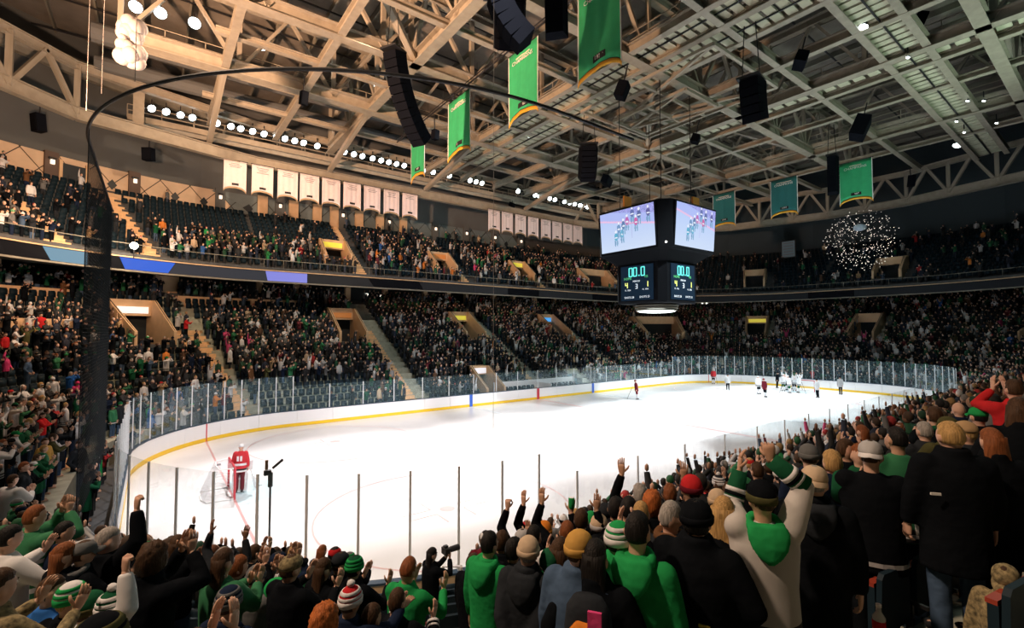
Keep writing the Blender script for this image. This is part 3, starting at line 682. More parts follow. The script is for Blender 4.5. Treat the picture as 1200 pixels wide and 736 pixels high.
def screen_mesh():
    """the televised picture: ice, boards and a huddle of players, one flat panel with a colour per cell"""
    nx, ny = 104, 64; W_, H_ = 5.2, 3.15
    vs = [(-W_/2+W_*i/nx, 0, -H_/2+H_*j/ny) for j in range(ny+1) for i in range(nx+1)]
    fs = [(j*(nx+1)+i, j*(nx+1)+i+1, (j+1)*(nx+1)+i+1, (j+1)*(nx+1)+i) for j in range(ny) for i in range(nx)]
    X = (np.arange(nx)+.5)/nx; Y = (np.arange(ny)+.5)/ny; X, Y = np.meshgrid(X, Y)
    rng = np.random.RandomState(3)
    c = np.zeros((ny, nx, 3)); c[:] = (.56, .68, .93)
    c += (Y[..., None]-.3)*np.array([-.18, -.16, 0]); 
    bl = .80-.30*X                         # the boards' base, falling to the right
    c[(Y > bl)] = (.42, .50, .90); c[(Y > bl) & (Y < bl+.045)] = (.80, .52, .78)
    crowd = Y > bl+.26; c[crowd] = np.array((.20, .26, .62))+rng.rand(crowd.sum(), 1)*np.array((.28, .2, .3))
    def blob(cx, cy, w, h, col):
        m = ((X-cx)/w)**2+((Y-cy)/h)**2 < 1; c[m] = col
    for cx, cy, body in ((.30,.36,(.10,.42,.62)),(.42,.42,(.12,.45,.66)),(.36,.56,(.16,.30,.55)),(.45,.62,(.10,.20,.42)),(.68,.64,(.62,.12,.38)),(.52,.70,(.50,.14,.45)),(.74,.80,(.10,.14,.36)),(.90,.80,(.12,.12,.34)),(.62,.86,(.12,.16,.42))):
        blob(cx, cy, .035, .10, body); blob(cx, cy+.13, .018, .035, (.85,.88,.98)); blob(cx-.018, cy-.15, .013, .09, (.16,.34,.55)); blob(cx+.02, cy-.15, .013, .09, (.2,.4,.6))
        blob(cx, cy-.02, .03, .018, (.8,.86,.97))
    c[(abs(X-.60) < .008) & (Y > .26) & (Y < .62)] = (.45,.5,.8); c[(abs(Y-.62) < .01) & (X > .50) & (X < .66)] = (.7,.3,.5)
    me = bpy.data.meshes.new('video_picture'); me.from_pydata(vs, [], fs); me.materials.append(SCRM)
    ca = me.color_attributes.new('col', 'FLOAT_COLOR', 'CORNER')
    ca.data.foreach_set('color', np.repeat(np.concatenate([c.reshape(-1, 3), np.ones((nx*ny, 1))], 1), 4, 0).ravel().astype(np.float32))
    return me
scm = screen_mesh()
FACES = [(-math.pi/2, (-1, 0)), (0, (0, -1)), (math.pi/2, (1, 0)), (math.pi, (0, 1))]
LEDC = mat('digit_cyan', (.1,.4,.4), .4, emit=1.0, ecol=(.12,.78,.72)); LEDY = mat('digit_yellow', (.4,.4,.1), .4, emit=1.1, ecol=(.85,.9,.25)); LEDG = mat('digit_green', (.1,.4,.1), .4, emit=.8, ecol=(.08,.55,.25)); LEDW = mat('digit_white', (.5,.5,.5), .4, emit=.9, ecol=(.7,.8,.9)); PANEL = mat('score_panel', (.005,.012,.022), .7, emit=.25, ecol=(.02,.05,.10), spec=.05)
def digit(mb, ch, x, z, w, h, m, y=-.05):
    t = h*.13; segs = {'0':'abcdef','1':'bc','3':'abcdg','4':'bcfg','2':'abdeg'}[ch]
    for sname in segs:
        if sname in 'adg': zz = {'a': h/2, 'd': -h/2, 'g': 0}[sname]; mb.box((x, y, z+zz), (w, .04, t), m)
        else: mb.box((x+(w/2 if sname in 'bc' else -w/2), y, z+(h/4 if sname in 'bf' else -h/4)), (t, .04, h/2), m)
for a, (fx, fy) in FACES:
    R = Matrix.Rotation(a, 4, 'Z'); tilt = Matrix.Rotation(math.radians(4), 4, 'X')
    M = Matrix.Translation((SBX+fx*3.66, SBY+fy*3.66, 14.42)) @ R @ tilt
    bz = MB().box((0, .09, 0), (5.4, .14, 3.4), SBK).build('screen_bezel', sb); sput(bz); bz.matrix_basis = M
    sc = ob('video_screen', scm, sb); sput(sc); sc.matrix_basis = M
    M2 = Matrix.Translation((SBX+fx*2.46, SBY+fy*2.46, 10.35)) @ R
    pn = MB().box((0, 0, 0), (3.1, .06, 2.75), PANEL).build('score_panel', sb); sput(pn); pn.matrix_basis = M2
    def onp(mb, nm):
        o = mb.build(nm, pn); o.matrix_parent_inverse = Matrix.Identity(4); return o
    mb = MB()
    for ch, x in (('0', -.55), ('0', -.12), ('0', .62)): digit(mb, ch, x, .86, .3, .66, LEDC)
    mb.box((.26, -.05, .56), (.1, .04, .1), LEDC); onp(mb, 'clock_digits')
    mb = MB(); digit(mb, '4', -.98, -.16, .2, .42, LEDY); digit(mb, '1', .98, -.16, .2, .42, LEDY); onp(mb, 'score_digits')
    mb = MB(); digit(mb, '3', 0, -.28, .16, .34, LEDW); onp(mb, 'period_digit')
    for tx, sz, m, x, z in (('HOME', .27, LEDG, -.85, .36), ('VIS', .27, LEDG, .92, .42), ('PERIOD', .2, LEDW, 0, .12), ('PL  PEN', .17, LEDW, -.85, -.56), ('PL  PEN', .17, LEDW, .85, -.56), ('SHOTS 28', .22, LEDW, -.72, -1.14), ('SHOTS 23', .22, LEDW, .76, -1.14)):
        o = text('panel_text', tx, sz, m, None, Matrix.Identity(4)); o.parent = pn; o.matrix_local = Matrix.Translation((x, -.04, z)) @ Matrix.Rotation(math.pi/2, 4, 'X')
sput(MB().tube([(SBX, SBY, 8.75), (SBX, SBY, 8.5)], [1.6, 1.6], BLACK, 20).build('neck', sb))
ringl = MB()
for k, rr in enumerate((1.75, 1.7, 1.62)): ringl.tube([(SBX, SBY, 8.62-.17*k), (SBX, SBY, 8.55-.17*k)], rr, STEEL_D, 24)
sput(ringl.build('ring_fins', sb))
sput(MB().ell((SBX, SBY, 8.16), (1.5, 1.5, .14), mat('ring_lamp', (1,1,1), .4, emit=2.2, ecol=(.9,1,1)), 24, 6).build('ring_lamp', sb))
for dx, dy in ((-2,-2),(2,-2),(2,2),(-2,2)):
    sput(MB().tube([(SBX+dx, SBY+dy, 16.2), (SBX+dx, SBY+dy, 26)], .035, BLACK, 5).build('hanging_cable', sb))
mb = MB()
for dx, dy in ((-3.3,-3.3),(-2.6,-2.6)): mb.ell((SBX+dx, SBY+dy, 13.0), (.08,.08,.08), LAMPC, 6, 4)
sput(mb.build('corner_light', sb))
for k, (u, v) in enumerate(((735, 237), (815, 238))):
    q = CP+ray(u, v)*39; MB().box(q, (.9, .15, .9), mat('orange_box', (.62,.24,.03), .6)).build('orange_sign_box', label='small orange box sign behind the scoreboard, ' + ('left one' if k == 0 else 'right one'), cat='sign')

# ------------------------------------------------------------------ banners
GRN = mat('banner_green', (.03,.40,.16), .75, noise=.08, scale=1.5); GRND = mat('banner_dark_green', (.015,.14,.14), .8, noise=.06); WCL = mat('banner_white', (.80,.70,.72), .8, noise=.04, scale=3); GOLD = mat('gold_fringe', (.78,.40,.03), .6); TAG = mat('tag_black', (.012,.012,.014), .6); GREYL = mat('lettering_grey', (.16,.15,.17), .7); CREAM = mat('lettering_cream', (.72,.68,.55), .7)
def banner(c, xdir, w, h, m, label, group, year=None, title=None, fringe=GOLD, border=WHITE, arch=.5, lines=0, nm='championship_banner', seed=0):
    """hanging cloth with an arched lower edge; local x along the top, z down from the rail"""
    x = Vector((*xdir, 0)).normalized(); M = Matrix(((x.x, -x.y, 0, c[0]), (x.y, x.x, 0, c[1]), (0, 0, 1, c[2]), (0,0,0,1)))
    e = empty(nm, c, label, 'banner', group); e.matrix_world = M
    rng = random.Random(seed); ph = rng.random()*6; n = 22; nv = 10
    bot = lambda t: -h+arch*math.sqrt(max(0, 1-(2*t-1)**2))
    wav = lambda t, zf: .05*w*.6*math.sin(t*9+ph)*zf*.5+.02*math.sin(t*23+ph)
    def sheet(t0, t1, za, zb, y0, th, nt, nz):
        vs, fs = [], []
        for i in range(nt+1):
            t = t0+(t1-t0)*i/nt
            for j in range(nz+1):
                f = j/nz; z = za(t)*(1-f)+zb(t)*f; y = wav(t, -z/h)
                vs += [((t-.5)*w, y+y0-th/2, z), ((t-.5)*w, y+y0+th/2, z)]
        k = 2*(nz+1)
        for i in range(nt):
            for j in range(nz):
                a = i*k+2*j; fs += [(a, a+2, a+k+2, a+k), (a+1, a+k+1, a+k+3, a+3)]
            a = i*k; fs += [(a, a+k, a+k+1, a+1), (a+2*nz, a+2*nz+1, a+2*nz+k+1, a+2*nz+k)]
        for a in (0, nt*k):
            for j in range(nz): fs.append((a+2*j, a+2*j+1, a+2*j+3, a+2*j+2))
        return vs, fs
    MB().add(*sheet(0, 1, lambda t: 0, bot, 0, .012, n, nv), m).build('cloth', e, True)
    if fringe: MB().add(*sheet(0, 1, lambda t: bot(t)+.02, lambda t: bot(t)-h*.045, 0, .03, n, 1), fringe).build('fringe', e, True)
    if border:
        mb = MB()
        for t0, t1 in ((0, .02), (.98, 1)): mb.add(*sheet(t0, t1, lambda t: 0, bot, 0, .03, 1, nv), border)
        mb.add(*sheet(0, 1, lambda t: bot(t)+.06, lambda t: bot(t)+.02, 0, .026, n, 1), TAG if fringe else border); mb.build('border', e)
    zt = -h+arch+h*.085
    MB().add(*sheet(.36, .66, lambda t: zt+h*.035, lambda t: zt-h*.035, -.02, .03, 3, 1), TAG).build('year_tag', e)
    for sgn in (1, -1):
        if year: o = text('year', year, h*.062, WHITE, None, Matrix.Identity(4)); o.parent = e; o.matrix_local = Matrix.Translation((.01*w, -.06*sgn, zt)) @ Matrix.Rotation(math.pi/2*1, 4, 'X') @ (Matrix.Rotation(math.pi, 4, 'Y') if sgn < 0 else Matrix.Identity(4))
        if title: o = text('title', title, w*.12, WHITE, None, Matrix.Identity(4)); o.parent = e; o.matrix_local = Matrix.Translation((0, -.07*sgn, -h*.16)) @ Matrix.Rotation(math.pi/2, 4, 'X') @ (Matrix.Rotation(math.pi, 4, 'Y') if sgn < 0 else Matrix.Identity(4))
    for k in range(lines):
        a = .5-.28+.05*((k*7+seed) % 3); b = 1-a; z0 = -h*(.10+.055*k)
        MB().add(*sheet(a, b, lambda t: z0+h*.008, lambda t: z0-h*.008, -.012, .02, 6, 1), GREYL if not title else CREAM).build('lettering_line', e)
    MB().tube([(-w/2-.1, 0, .03), (w/2+.1, 0, .03)], .035, BLACK, 6).build('top_rod', e)
    return e
# the four near green banners hang from a rail across the rink, seen from the side of the near goal
for k, (yc, w, y_, zt) in enumerate(((-5.3, 3.0, '1959', 25.3), (1.2, 3.1, '1963', 24.8), (9.2, 3.3, '1980', 24.8), (16.4, 2.9, '1982', 24.6))):
    banner((-11.2, yc, zt), (0, -1), w, zt-20.2, GRN, ['largest green banner, nearest, with black year tag and gold hem', 'second green banner from the nearest, hanging beside black speakers', 'third green banner, crossed by the dark net pipe', 'farthest of the near green banners, half behind the long speaker'][k], 'green championship banners', y_, 'CHAMPIONS', lines=2, seed=k)
for k, (yc, y_, m) in enumerate(((-5.8, '1987', GRN), (.85, '1997', GRND), (7.7, '2000', GRND))):
    banner((25, yc, 23.3), (0, -1), 2.8, 4.1, m, ['bright green banner with gold hem hanging near the far end', 'dark teal banner, middle one of the far three', 'dark teal banner nearest the scoreboard'][k], 'green championship banners', y_, 'CHAMPIONS', lines=1, seed=8+k)
mb = MB(); mb.tube([(-11.2, -9, 25.5), (-11.2, 21, 25.0)], .06, BLACK, 6); mb.tube([(-11.2, -9, 25.75), (-11.2, 21, 25.25)], .04, BLACK, 6)
for k in range(12): mb.tube([(-11.2, -9+k*2.6, 25.5-.043*k), (-11.2, -9+k*2.6, 26.3)], .02, BLACK, 4)
mb.build('banner_rail', label='dark twin rail that holds the near green banners', cat='rail')
WX = [(-23.86, 0), (-21.5, 0), (-19.2, 0), (-17.1, 0), (-14.9, 0), (-12.65, 0), (-10.4, 0), (-8.1, 0), (-5.8, 0), (6.4, 1), (8.6, 1), (10.9, 1), (13.2, 1), (15.6, 1), (17.8, 1), (20.0, 1), (22.1, 1)]
ORD = ['first', 'second', 'third', 'fourth', 'fifth', 'sixth', 'seventh', 'eighth', 'ninth']
for k, (x, g) in enumerate(WX):
    i = k if g == 0 else k-9
    banner((x, 29.6, 22.9), (1, 0), 1.9, 2.95, WCL, '%s white banner from the left in the %s row under the far lamp rail' % (ORD[i], 'near' if g == 0 else 'farther'), 'white banners on the far side' , lines=3+k % 2, arch=.42, fringe=mat('tan_hem', (.45,.33,.2), .7), border=None, nm='white_banner', seed=20+k)
# flat signs on the far end wall
for u, v, w, h, D, l in ((1181, 263, 4.0, 3.6, 74, 'pale framed banner high on the right far wall'), (924, 292, 2.0, 2.6, 74, 'small pale banner on the far wall left of the sparks'), (1090, 274, 2.6, 3.4, 66, 'dark blue banner with round emblem on the far wall')):
    q = CP+ray(u, v)*D; e = empty('wall_banner', tuple(q), l, 'banner'); e.rotation_euler = (0, 0, -math.pi/2)
    pale = u != 1090
    MB().box((0,0,0), (w, .08, h), mat('pale_blue_cloth', (.16,.22,.26), .8) if pale else mat('navy_cloth', (.015,.03,.07), .8)).build('panel', e)
    mb = MB()
    for a in (-1, 1): mb.box((a*w/2, 0, 0), (.12, .14, h+.12), TAG if pale else NAVY); mb.box((0, 0, a*h/2), (w, .14, .12), TAG if pale else NAVY)
    mb.build('frame', e)
    if pale:
        for k in range(5): MB().box((0, -.06, h*.36-k*h*.17), (w*(.75-.08*(k % 2)), .03, h*.045), GREYL).build('lettering_line', e)
    else: MB().rings([[(r_*math.cos(a*.3142), y_, r_*math.sin(a*.3142)) for a in range(20)] for r_, y_ in ((.75, -.05), (.75, -.09), (.5, -.09), (.5, -.06))], mat('pale_blue_cloth', (.16,.22,.26), .8)).build('emblem', e)

# ------------------------------------------------------------------ hanging loudspeakers
SPK = mat('speaker_black', (.004,.005,.008), .9, bump=.3, bscale=60, spec=.05); SPKG = mat('speaker_grille', (.006,.007,.01), .9, spec=.05)
def line_array(top, n, w, h, dpt, curve, yaw, label, lean=0):
    e = empty('speaker_array', top, label, 'loudspeaker', 'hanging loudspeakers'); e.rotation_euler = (0, 0, yaw)
    z, y, ang = 0, 0, lean
    for i in range(n):
        ang += curve
        c = (0, y-math.sin(ang)*h/2, z-math.cos(ang)*h/2)
        mb = MB(); R = Euler((-ang, 0, 0)).to_matrix()
        prof = [(-w/2, -dpt*.5), (w/2, -dpt*.5), (w*.36, dpt*.5), (-w*.36, dpt*.5)]
        vs = [tuple(R @ Vector((px, py, sgn*h*.48))+Vector(c)) for sgn in (-1, 1) for px, py in prof]
        mb.add(vs, [(3,2,1,0),(4,5,6,7),(0,1,5,4),(1,2,6,5),(2,3,7,6),(3,0,4,7)], SPK)
        gr = [tuple(R @ Vector((px, -dpt*.53, pz))+Vector(c)) for px, pz in ((-w*.42,-h*.4),(w*.42,-h*.4),(w*.42,h*.4),(-w*.42,h*.4))]
        mb.add(gr, [(0,1,2,3)], SPKG); mb.build('cabinet', e)
        y -= math.sin(ang)*h; z -= math.cos(ang)*h
    MB().box((0, 0, .15), (w*.9, dpt*1.3, .12), BLACK).build('flying_frame', e)
    mb = MB()
    for sx in (-1, 1): mb.tube([(sx*w*.35, 0, .15), (sx*w*.2, 0, max(.8, 26.6-top[2]))], .03, BLACK, 4)
    mb.build('hanging_cable', e); return e
def at(u, v, D): return tuple(CP+ray(u, v)*D)
line_array(at(461, 62, 29), 12, 1.3, .46, .85, .07, math.radians(118), 'long curved black speaker array hanging at upper left, tapering down', .12)
line_array(at(600, -22, 22), 6, 1.5, .48, .9, .10, math.radians(150), 'black speaker array at the top edge beside the largest green banner', .05)
line_array(at(583, -4, 17), 5, .95, .39, .75, .12, math.radians(60), 'black speaker array with angled cabinets left of the one at the top edge', .2)
line_array(at(650, -30, 20), 6, 1.0, .42, .8, .03, math.radians(130), 'narrow black speaker column hanging at the top edge', .0)
line_array(at(690, 172, 42), 7, 1.7, .42, .9, .12, math.radians(140), 'curved black speaker array hanging left of the scoreboard', .0)
line_array(at(880, 96, 30), 5, 1.5, .5, 1.1, .10, math.radians(100), 'bulky black speaker cluster hanging right of the scoreboard', -.1)
line_array(at(975, 184, 46), 8, 1.0, .45, .8, -.03, math.radians(100), 'tall black speaker column beside the far green banner', .1)
def speaker(u, v, D, w, h, d, label, yaw=.5, pitch=.4):
    e = empty('loudspeaker', at(u, v, D), label, 'loudspeaker'); e.rotation_euler = (pitch, 0, yaw)
    MB().box((0,0,0), (w, d, h), SPK).build('cabinet', e); MB().box((0,-d*.52,0), (w*.85, .03, h*.85), SPKG).build('grille', e); MB().tube([(0,.1,h*.5), (0,.3,h*.5+1.2)], .05, BLACK, 5).build('bracket', e)
speaker(729, 106, 34, .95, 1.1, .7, 'black box speaker under the middle catwalk'); speaker(938, 71, 32, 1.5, .7, .7, 'wide black speaker under the far catwalk')
speaker(711, 212, 58, 2.2, 1.0, .8, 'wide dark speaker left of the scoreboard below the roof'); speaker(1008, 150, 39, 2.0, 1.6, 1.0, 'large dark box speaker above the far green banner', .3)
speaker(1077, 25, 31.5, .7, 1.0, .6, 'black speaker on the stepped catwalk'); speaker(45, 144, 35.5, .8, 1.3, .6, 'black wall speaker below the ring truss at far left', -1.0, .1)
speaker(174, 181, 42, .8, 1.1, .6, 'small black speaker in front of the grey wall left of the banners', -.6, .1); speaker(356, 115, 37, .5, 1.0, .5, 'small black projector under the left catwalk', .2, .2)
speaker(510, 158, 40, .5, .8, .5, 'small black projector hanging between two green banners', .2, .1); speaker(1068, 212, 55, .7, 1.2, .7, 'small dark speaker below the far catwalk', .3, .1)
for u, v, D, s_, l in ((815, 163, 40, .9, 'small dark box speaker above the scoreboard'), (600, 240, 66, .8, 'dark box under the far roof rail')): speaker(u, v, D, s_, s_*.7, .6, l)

# ------------------------------------------------------------------ safety net with its pipe at the near goal
sn = empty('safety_net', (0,0,0), 'fine dark safety net hung from a curved black pipe behind the near goal', 'safety net')
DN, ZN = 0.85, 11.85
nets = [34.8+i*(60.5-34.8)/90 for i in range(91)]
MB().tube([pt(s, DN, ZN) for s in nets], .042, BLACK, 8).build('top_pipe', sn)
NETM = mat('net_twine', (.01,.016,.02), .8)
mb = MB(); end_s = 47.2
L_ = [s for s in np.arange(34.9, end_s, .095)]
for s in L_:
    p = pt(s, DN-.02, 0); r_ = .003
    if s < 45.6: mb.add([(p[0]-r_, p[1]-r_, 1.25), (p[0]+r_, p[1]-r_, 1.25), (p[0], p[1]+r_, 1.25), (p[0]-r_, p[1]-r_, ZN), (p[0]+r_, p[1]-r_, ZN), (p[0], p[1]+r_, ZN)], [(0,1,4,3),(1,2,5,4),(2,0,3,5)], NETM)
segs = [34.9+i*(45.6-34.9)/24 for i in range(25)]
for z in np.arange(1.3, ZN, .11):
    vs = []; 
    for s in segs: x, y, nx, ny = base(s); d_ = DN-.02; vs += [(x+nx*(d_-.003), y+ny*(d_-.003), z), (x+nx*(d_+.003), y+ny*(d_+.003), z-.003), (x+nx*d_, y+ny*d_, z+.004)]
    mb.add(vs, [(3*i+k, 3*i+3+k, 3*i+3+(k+1) % 3, 3*i+(k+1) % 3) for i in range(24) for k in range(3)], NETM)
nn = mb.build('netting', sn); nn['kind'] = 'stuff'
WIRE = mat('pale_wire', (.2,.19,.18), .5)
for u, v1, D in ((101, 130, 19), (119, 110, 18), (158, 96, 15.5)):
    q = at(u, v1, D); MB().tube([q, (q[0], q[1], 31)], .012, WIRE, 4).build('suspension_wire', sn)
for u, v, D, z0 in ((578, 530, 11.0, 3.2),):
    q = at(u, v, D); MB().tube([(q[0], q[1], z0), (q[0], q[1], 22)], .006, WIRE, 4).build('hanging_wire', label='thin pale wire hanging in front of the ice', cat='wire')

# ------------------------------------------------------------------ goal celebration: smoke puff and sparks
q = at(153, 49, 24); sm = MB(); rng = random.Random(5)
for k in range(46):
    f = k/45; cz = (f-.5)*1.9; w = .36+.12*math.sin(f*9)
    sm.ell((q[0]+rng.uniform(-.3, .3), q[1]+rng.uniform(-.25, .25), q[2]+cz), (w*rng.uniform(.75, 1.05),)*3, mat('smoke_white', (.27,.25,.25), 1), 12, 8)
o = sm.build('smoke_puff', smooth=True, label='white puff of smoke hanging at upper left under the roof', cat='smoke', kind='thing')
lamp('smoke_fill', 'POINT', (q[0]+1.0, q[1]-4.5, q[2]-2), (0,0,0), 60, (1, .9, .84), .5)  # point light added in front of the puff to brighten it
q = at(1008, 282, 58); sp = MB(); SPARK = mat('spark', (1,1,.9), .4, emit=1.4, ecol=(1,.86,.76)); rng = random.Random(9)
for k in range(430):
    a, b = rng.uniform(0, 2*math.pi), rng.gauss(0, 1); 
    v = Vector((rng.gauss(0,1), rng.gauss(0,1), rng.gauss(0,1))).normalized()*(3.9*rng.uniform(.25, 1)**.5)
    r_ = rng.choice((.025, .035, .045, .055))
    c = np.array(q)+np.array(v); sp.add([c+np.array(e)*r_ for e in ((1,0,0),(-1,0,0),(0,1,0),(0,-1,0),(0,0,1),(0,0,-1))], [(0,2,4),(2,1,4),(1,3,4),(3,0,4),(2,0,5),(1,2,5),(3,1,5),(0,3,5)], SPARK)
sp.build('spark_burst', label='round burst of tiny white sparks in front of the far wall', cat='sparks', kind='stuff')
MB().ell((q[0], q[1], q[2]+1.6), (.7, .7, .42), mat('spark_smoke', (.5,.6,.7), 1), 12, 7).build('smoke_puff', smooth=True, label='small pale smoke puff in the middle of the sparks', cat='smoke', kind='thing')
# ================================================================== people
def cloth(name, col, bump=.55): return mat('cloth_'+name, col, .85, noise=.10, scale=7, bump=min(1, bump*1.6), bscale=8, spec=.02)
CL = {n: cloth(n, c) for n, c in dict(
    black=(.006,.0075,.010), charcoal=(.022,.026,.032), navy=(.012,.02,.045), grey=(.13,.135,.14), lightgrey=(.42,.42,.43), white=(.68,.68,.70),
    green=(.02,.30,.085), darkgreen=(.012,.085,.04), olive=(.07,.07,.03), tan=(.42,.28,.15), brown=(.12,.06,.03), red=(.50,.025,.03), pink=(.62,.06,.2),
    blue=(.03,.13,.42), denim=(.06,.10,.17), camel=(.52,.30,.08), beige=(.55,.42,.29), orange=(.62,.20,.03), maroon=(.13,.015,.025), purple=(.15,.04,.2)).items()}
def stripes(name, bands, base):
    """cloth with woven bands at fixed heights (object z)"""
    m = bpy.data.materials.new('cloth_'+name); m.use_nodes = True; nt = m.node_tree; b = nt.nodes['Principled BSDF']; b.inputs['Roughness'].default_value = .85
    tc = nt.nodes.new('ShaderNodeTexCoord'); sp = nt.nodes.new('ShaderNodeSeparateXYZ'); mr = nt.nodes.new('ShaderNodeMapRange'); cr = nt.nodes.new('ShaderNodeValToRGB'); cr.color_ramp.interpolation = 'CONSTANT'
    mr.inputs['From Min'].default_value = 0; mr.inputs['From Max'].default_value = 2
    e = cr.color_ramp.elements; e[0].position = 0; e[0].color = (*base, 1); e[1].position = .999; e[1].color = (*base, 1)
    for z, c in bands: k = e.new(z/2); k.color = (*c, 1)
    nt.links.new(tc.outputs['Object'], sp.inputs[0]); nt.links.new(sp.outputs['Z'], mr.inputs['Value']); nt.links.new(mr.outputs[0], cr.inputs[0]); nt.links.new(cr.outputs[0], b.inputs['Base Color'])
    CL[name] = m
_w, _k, _g = (.68,.68,.7), (.012,.012,.014), (.015,.15,.06)
stripes('greenjersey', [(.74,_k),(.78,_w),(.82,_k),(.86,_g)], _g); stripes('whitejersey', [(.76,_k),(.80,_w),(.83,_k),(.88,_w)], _w); stripes('greysweater', [(.80,_k),(.84,(.5,.49,.47)),(.86,_k),(.90,(.52,.50,.48))], (.52,.50,.48))
stripes('hoopgreen', [(.95,_w),(1.0,_g),(1.22,_w),(1.26,_g)], (.02,.16,.07)); stripes('redjersey', [(.74,_w),(.80,_k),(.86,(.5,.02,.03))], (.5,.02,.03))
CAMO = mat('cloth_camo', (.2,.16,.08), .9, noise=.75, scale=30); CL['camo'] = CAMO
SKIN = [mat('skin_'+n, c, .55) for n, c in (('fair', (.60,.36,.26)), ('tan', (.50,.29,.19)), ('deep', (.20,.10,.06)))]
EYEW = mat('eye_white', (.75,.74,.72), .3); EYED = mat('eye_dark', (.03,.02,.015), .2); LIP = mat('lips', (.45,.16,.14), .5)
def strands(m):
    nt = m.node_tree; mp = nt.nodes.new('ShaderNodeMapping'); mp.inputs['Scale'].default_value = (1, 1, .10); tc = [n for n in nt.nodes if n.type == 'TEX_COORD'][0]
    for n in nt.nodes:
        if n.type == 'TEX_NOISE': nt.links.new(mp.outputs[0], n.inputs['Vector'])
    nt.links.new(tc.outputs['Object'], mp.inputs[0]); return m
HAIR = {n: strands(mat('hair_'+n, c, .6, noise=.35, scale=75, bump=.5, bscale=90, spec=.2)) for n, c in dict(black=(.010,.009,.009), brown=(.055,.028,.014), auburn=(.20,.065,.022), blond=(.42,.26,.10), grey=(.30,.28,.26), ginger=(.42,.12,.03)).items()}
HATM = dict(CL)
def remesh(mb, vox, it=2, name='m'):
    me = mb.mesh('tmp'); o = bpy.data.objects.new('tmp', me); COL.objects.link(o)
    r = o.modifiers.new('r', 'REMESH'); r.mode = 'VOXEL'; r.voxel_size = vox; r.use_smooth_shade = True
    if it: s = o.modifiers.new('s', 'SMOOTH'); s.iterations = it; s.factor = .5
    bpy.context.view_layer.update()
    out = bpy.data.meshes.new_from_object(o.evaluated_get(bpy.context.evaluated_depsgraph_get())); out.name = name
    bpy.data.objects.remove(o); bpy.data.meshes.remove(me)
    if not out.materials: out.materials.append(mb.mats[0])
    return out
def merge(me, mb, name):
    """adds the fine pieces of mb (own materials) to a remeshed mesh"""
    b = bmesh.new(); b.from_mesh(me); n0 = len(me.materials); extra = mb.mesh('x', True)
    mp = []
    for m in extra.materials:
        ix = me.materials.find(m.name)
        if ix < 0: me.materials.append(m); ix = len(me.materials)-1
        mp.append(ix)
    for p in extra.polygons: p.material_index = mp[p.material_index]
    b.from_mesh(extra); b.to_mesh(me); b.free(); bpy.data.meshes.remove(extra); me.name = name; return me
def ik(sh, wr, a, b, hint):
    sh, wr = np.array(sh, float), np.array(wr, float); d = wr-sh; L = np.linalg.norm(d)
    if L > (a+b)*.995: wr = sh+d/L*(a+b)*.995; d = wr-sh; L = np.linalg.norm(d)
    t = (a*a-b*b+L*L)/(2*L); h = math.sqrt(max(0, a*a-t*t)); u = d/L; hv = np.array(hint, float); hv -= u*(hv@u); hv /= np.linalg.norm(hv)+1e-9
    return sh+u*t+hv*h, wr
def hand(mb, w, f, n, side, curl, m, spread=.012):
    w, f, n = (np.array(x, float) for x in (w, f, n)); f /= np.linalg.norm(f); n -= f*(n@f); n /= np.linalg.norm(n); t = np.cross(n, f)*(-side)
    R = []
    for z, a, b in ((-.02,.024,.019),(.0,.027,.018),(.03,.037,.017),(.07,.041,.015),(.096,.038,.012)):
        R.append([w+f*z+t*a*math.cos(k*math.pi/5)+n*b*math.sin(k*math.pi/5) for k in range(10)])
    mb.rings(R, m)
    for k, L in enumerate((.072,.080,.074,.058)):
        p = w+f*.088+t*(.030-.020*k); ang = 0; pts = [p]; d = f+t*spread*8*(1.5-k)*.33
        d /= np.linalg.norm(d)
        for j, fr in enumerate((.45,.32,.23)):
            ang += curl*(1 if j else .8)*(1+.06*k); p = p+(d*math.cos(ang)+n*math.sin(ang))*L*fr; pts.append(p)
        mb.tube(pts, [.0098,.0092,.0085,.0062], m, 6)
    b = w+f*.025+t*.03; d = f*.62+t*.78*max(.35, 1-curl*.5)+n*.28*(1+curl)
    d /= np.linalg.norm(d); p1 = b+d*.045; d2 = d*.8+f*.45+n*curl*.5-t*curl*.35; d2 /= np.linalg.norm(d2); mb.tube([b, p1, p1+d2*.032], [.0125,.011,.0075], m, 6)
def head_fn(p):
    x, y, z = p; X, Y, Z = x*.075, y*.096, z*.117
    if z < 0: X *= 1-.26*(-z)**1.6; Y *= 1-.10*(-z)**2 if y < 0 else 1
    if y > 0:
        Y *= .95; g = lambda cx, cz, sx, sz: math.exp(-((x-cx)/sx)**2-((z-cz)/sz)**2)
        Y += .017*g(0, .02, .12, .16)+.021*g(0, -.14, .17, .11)-.010*(g(.40, .08, .18, .11)+g(-.40, .08, .18, .11))+.006*g(0, .26, .6, .10)
        Y += .006*g(0, -.42, .24, .07)-.004*g(0, -.32, .3, .05)+.010*g(0, -.78, .3, .2)
    return np.array((X, Y, Z))
SH, UA, FA = (.178, 0, 1.425), .29, .255
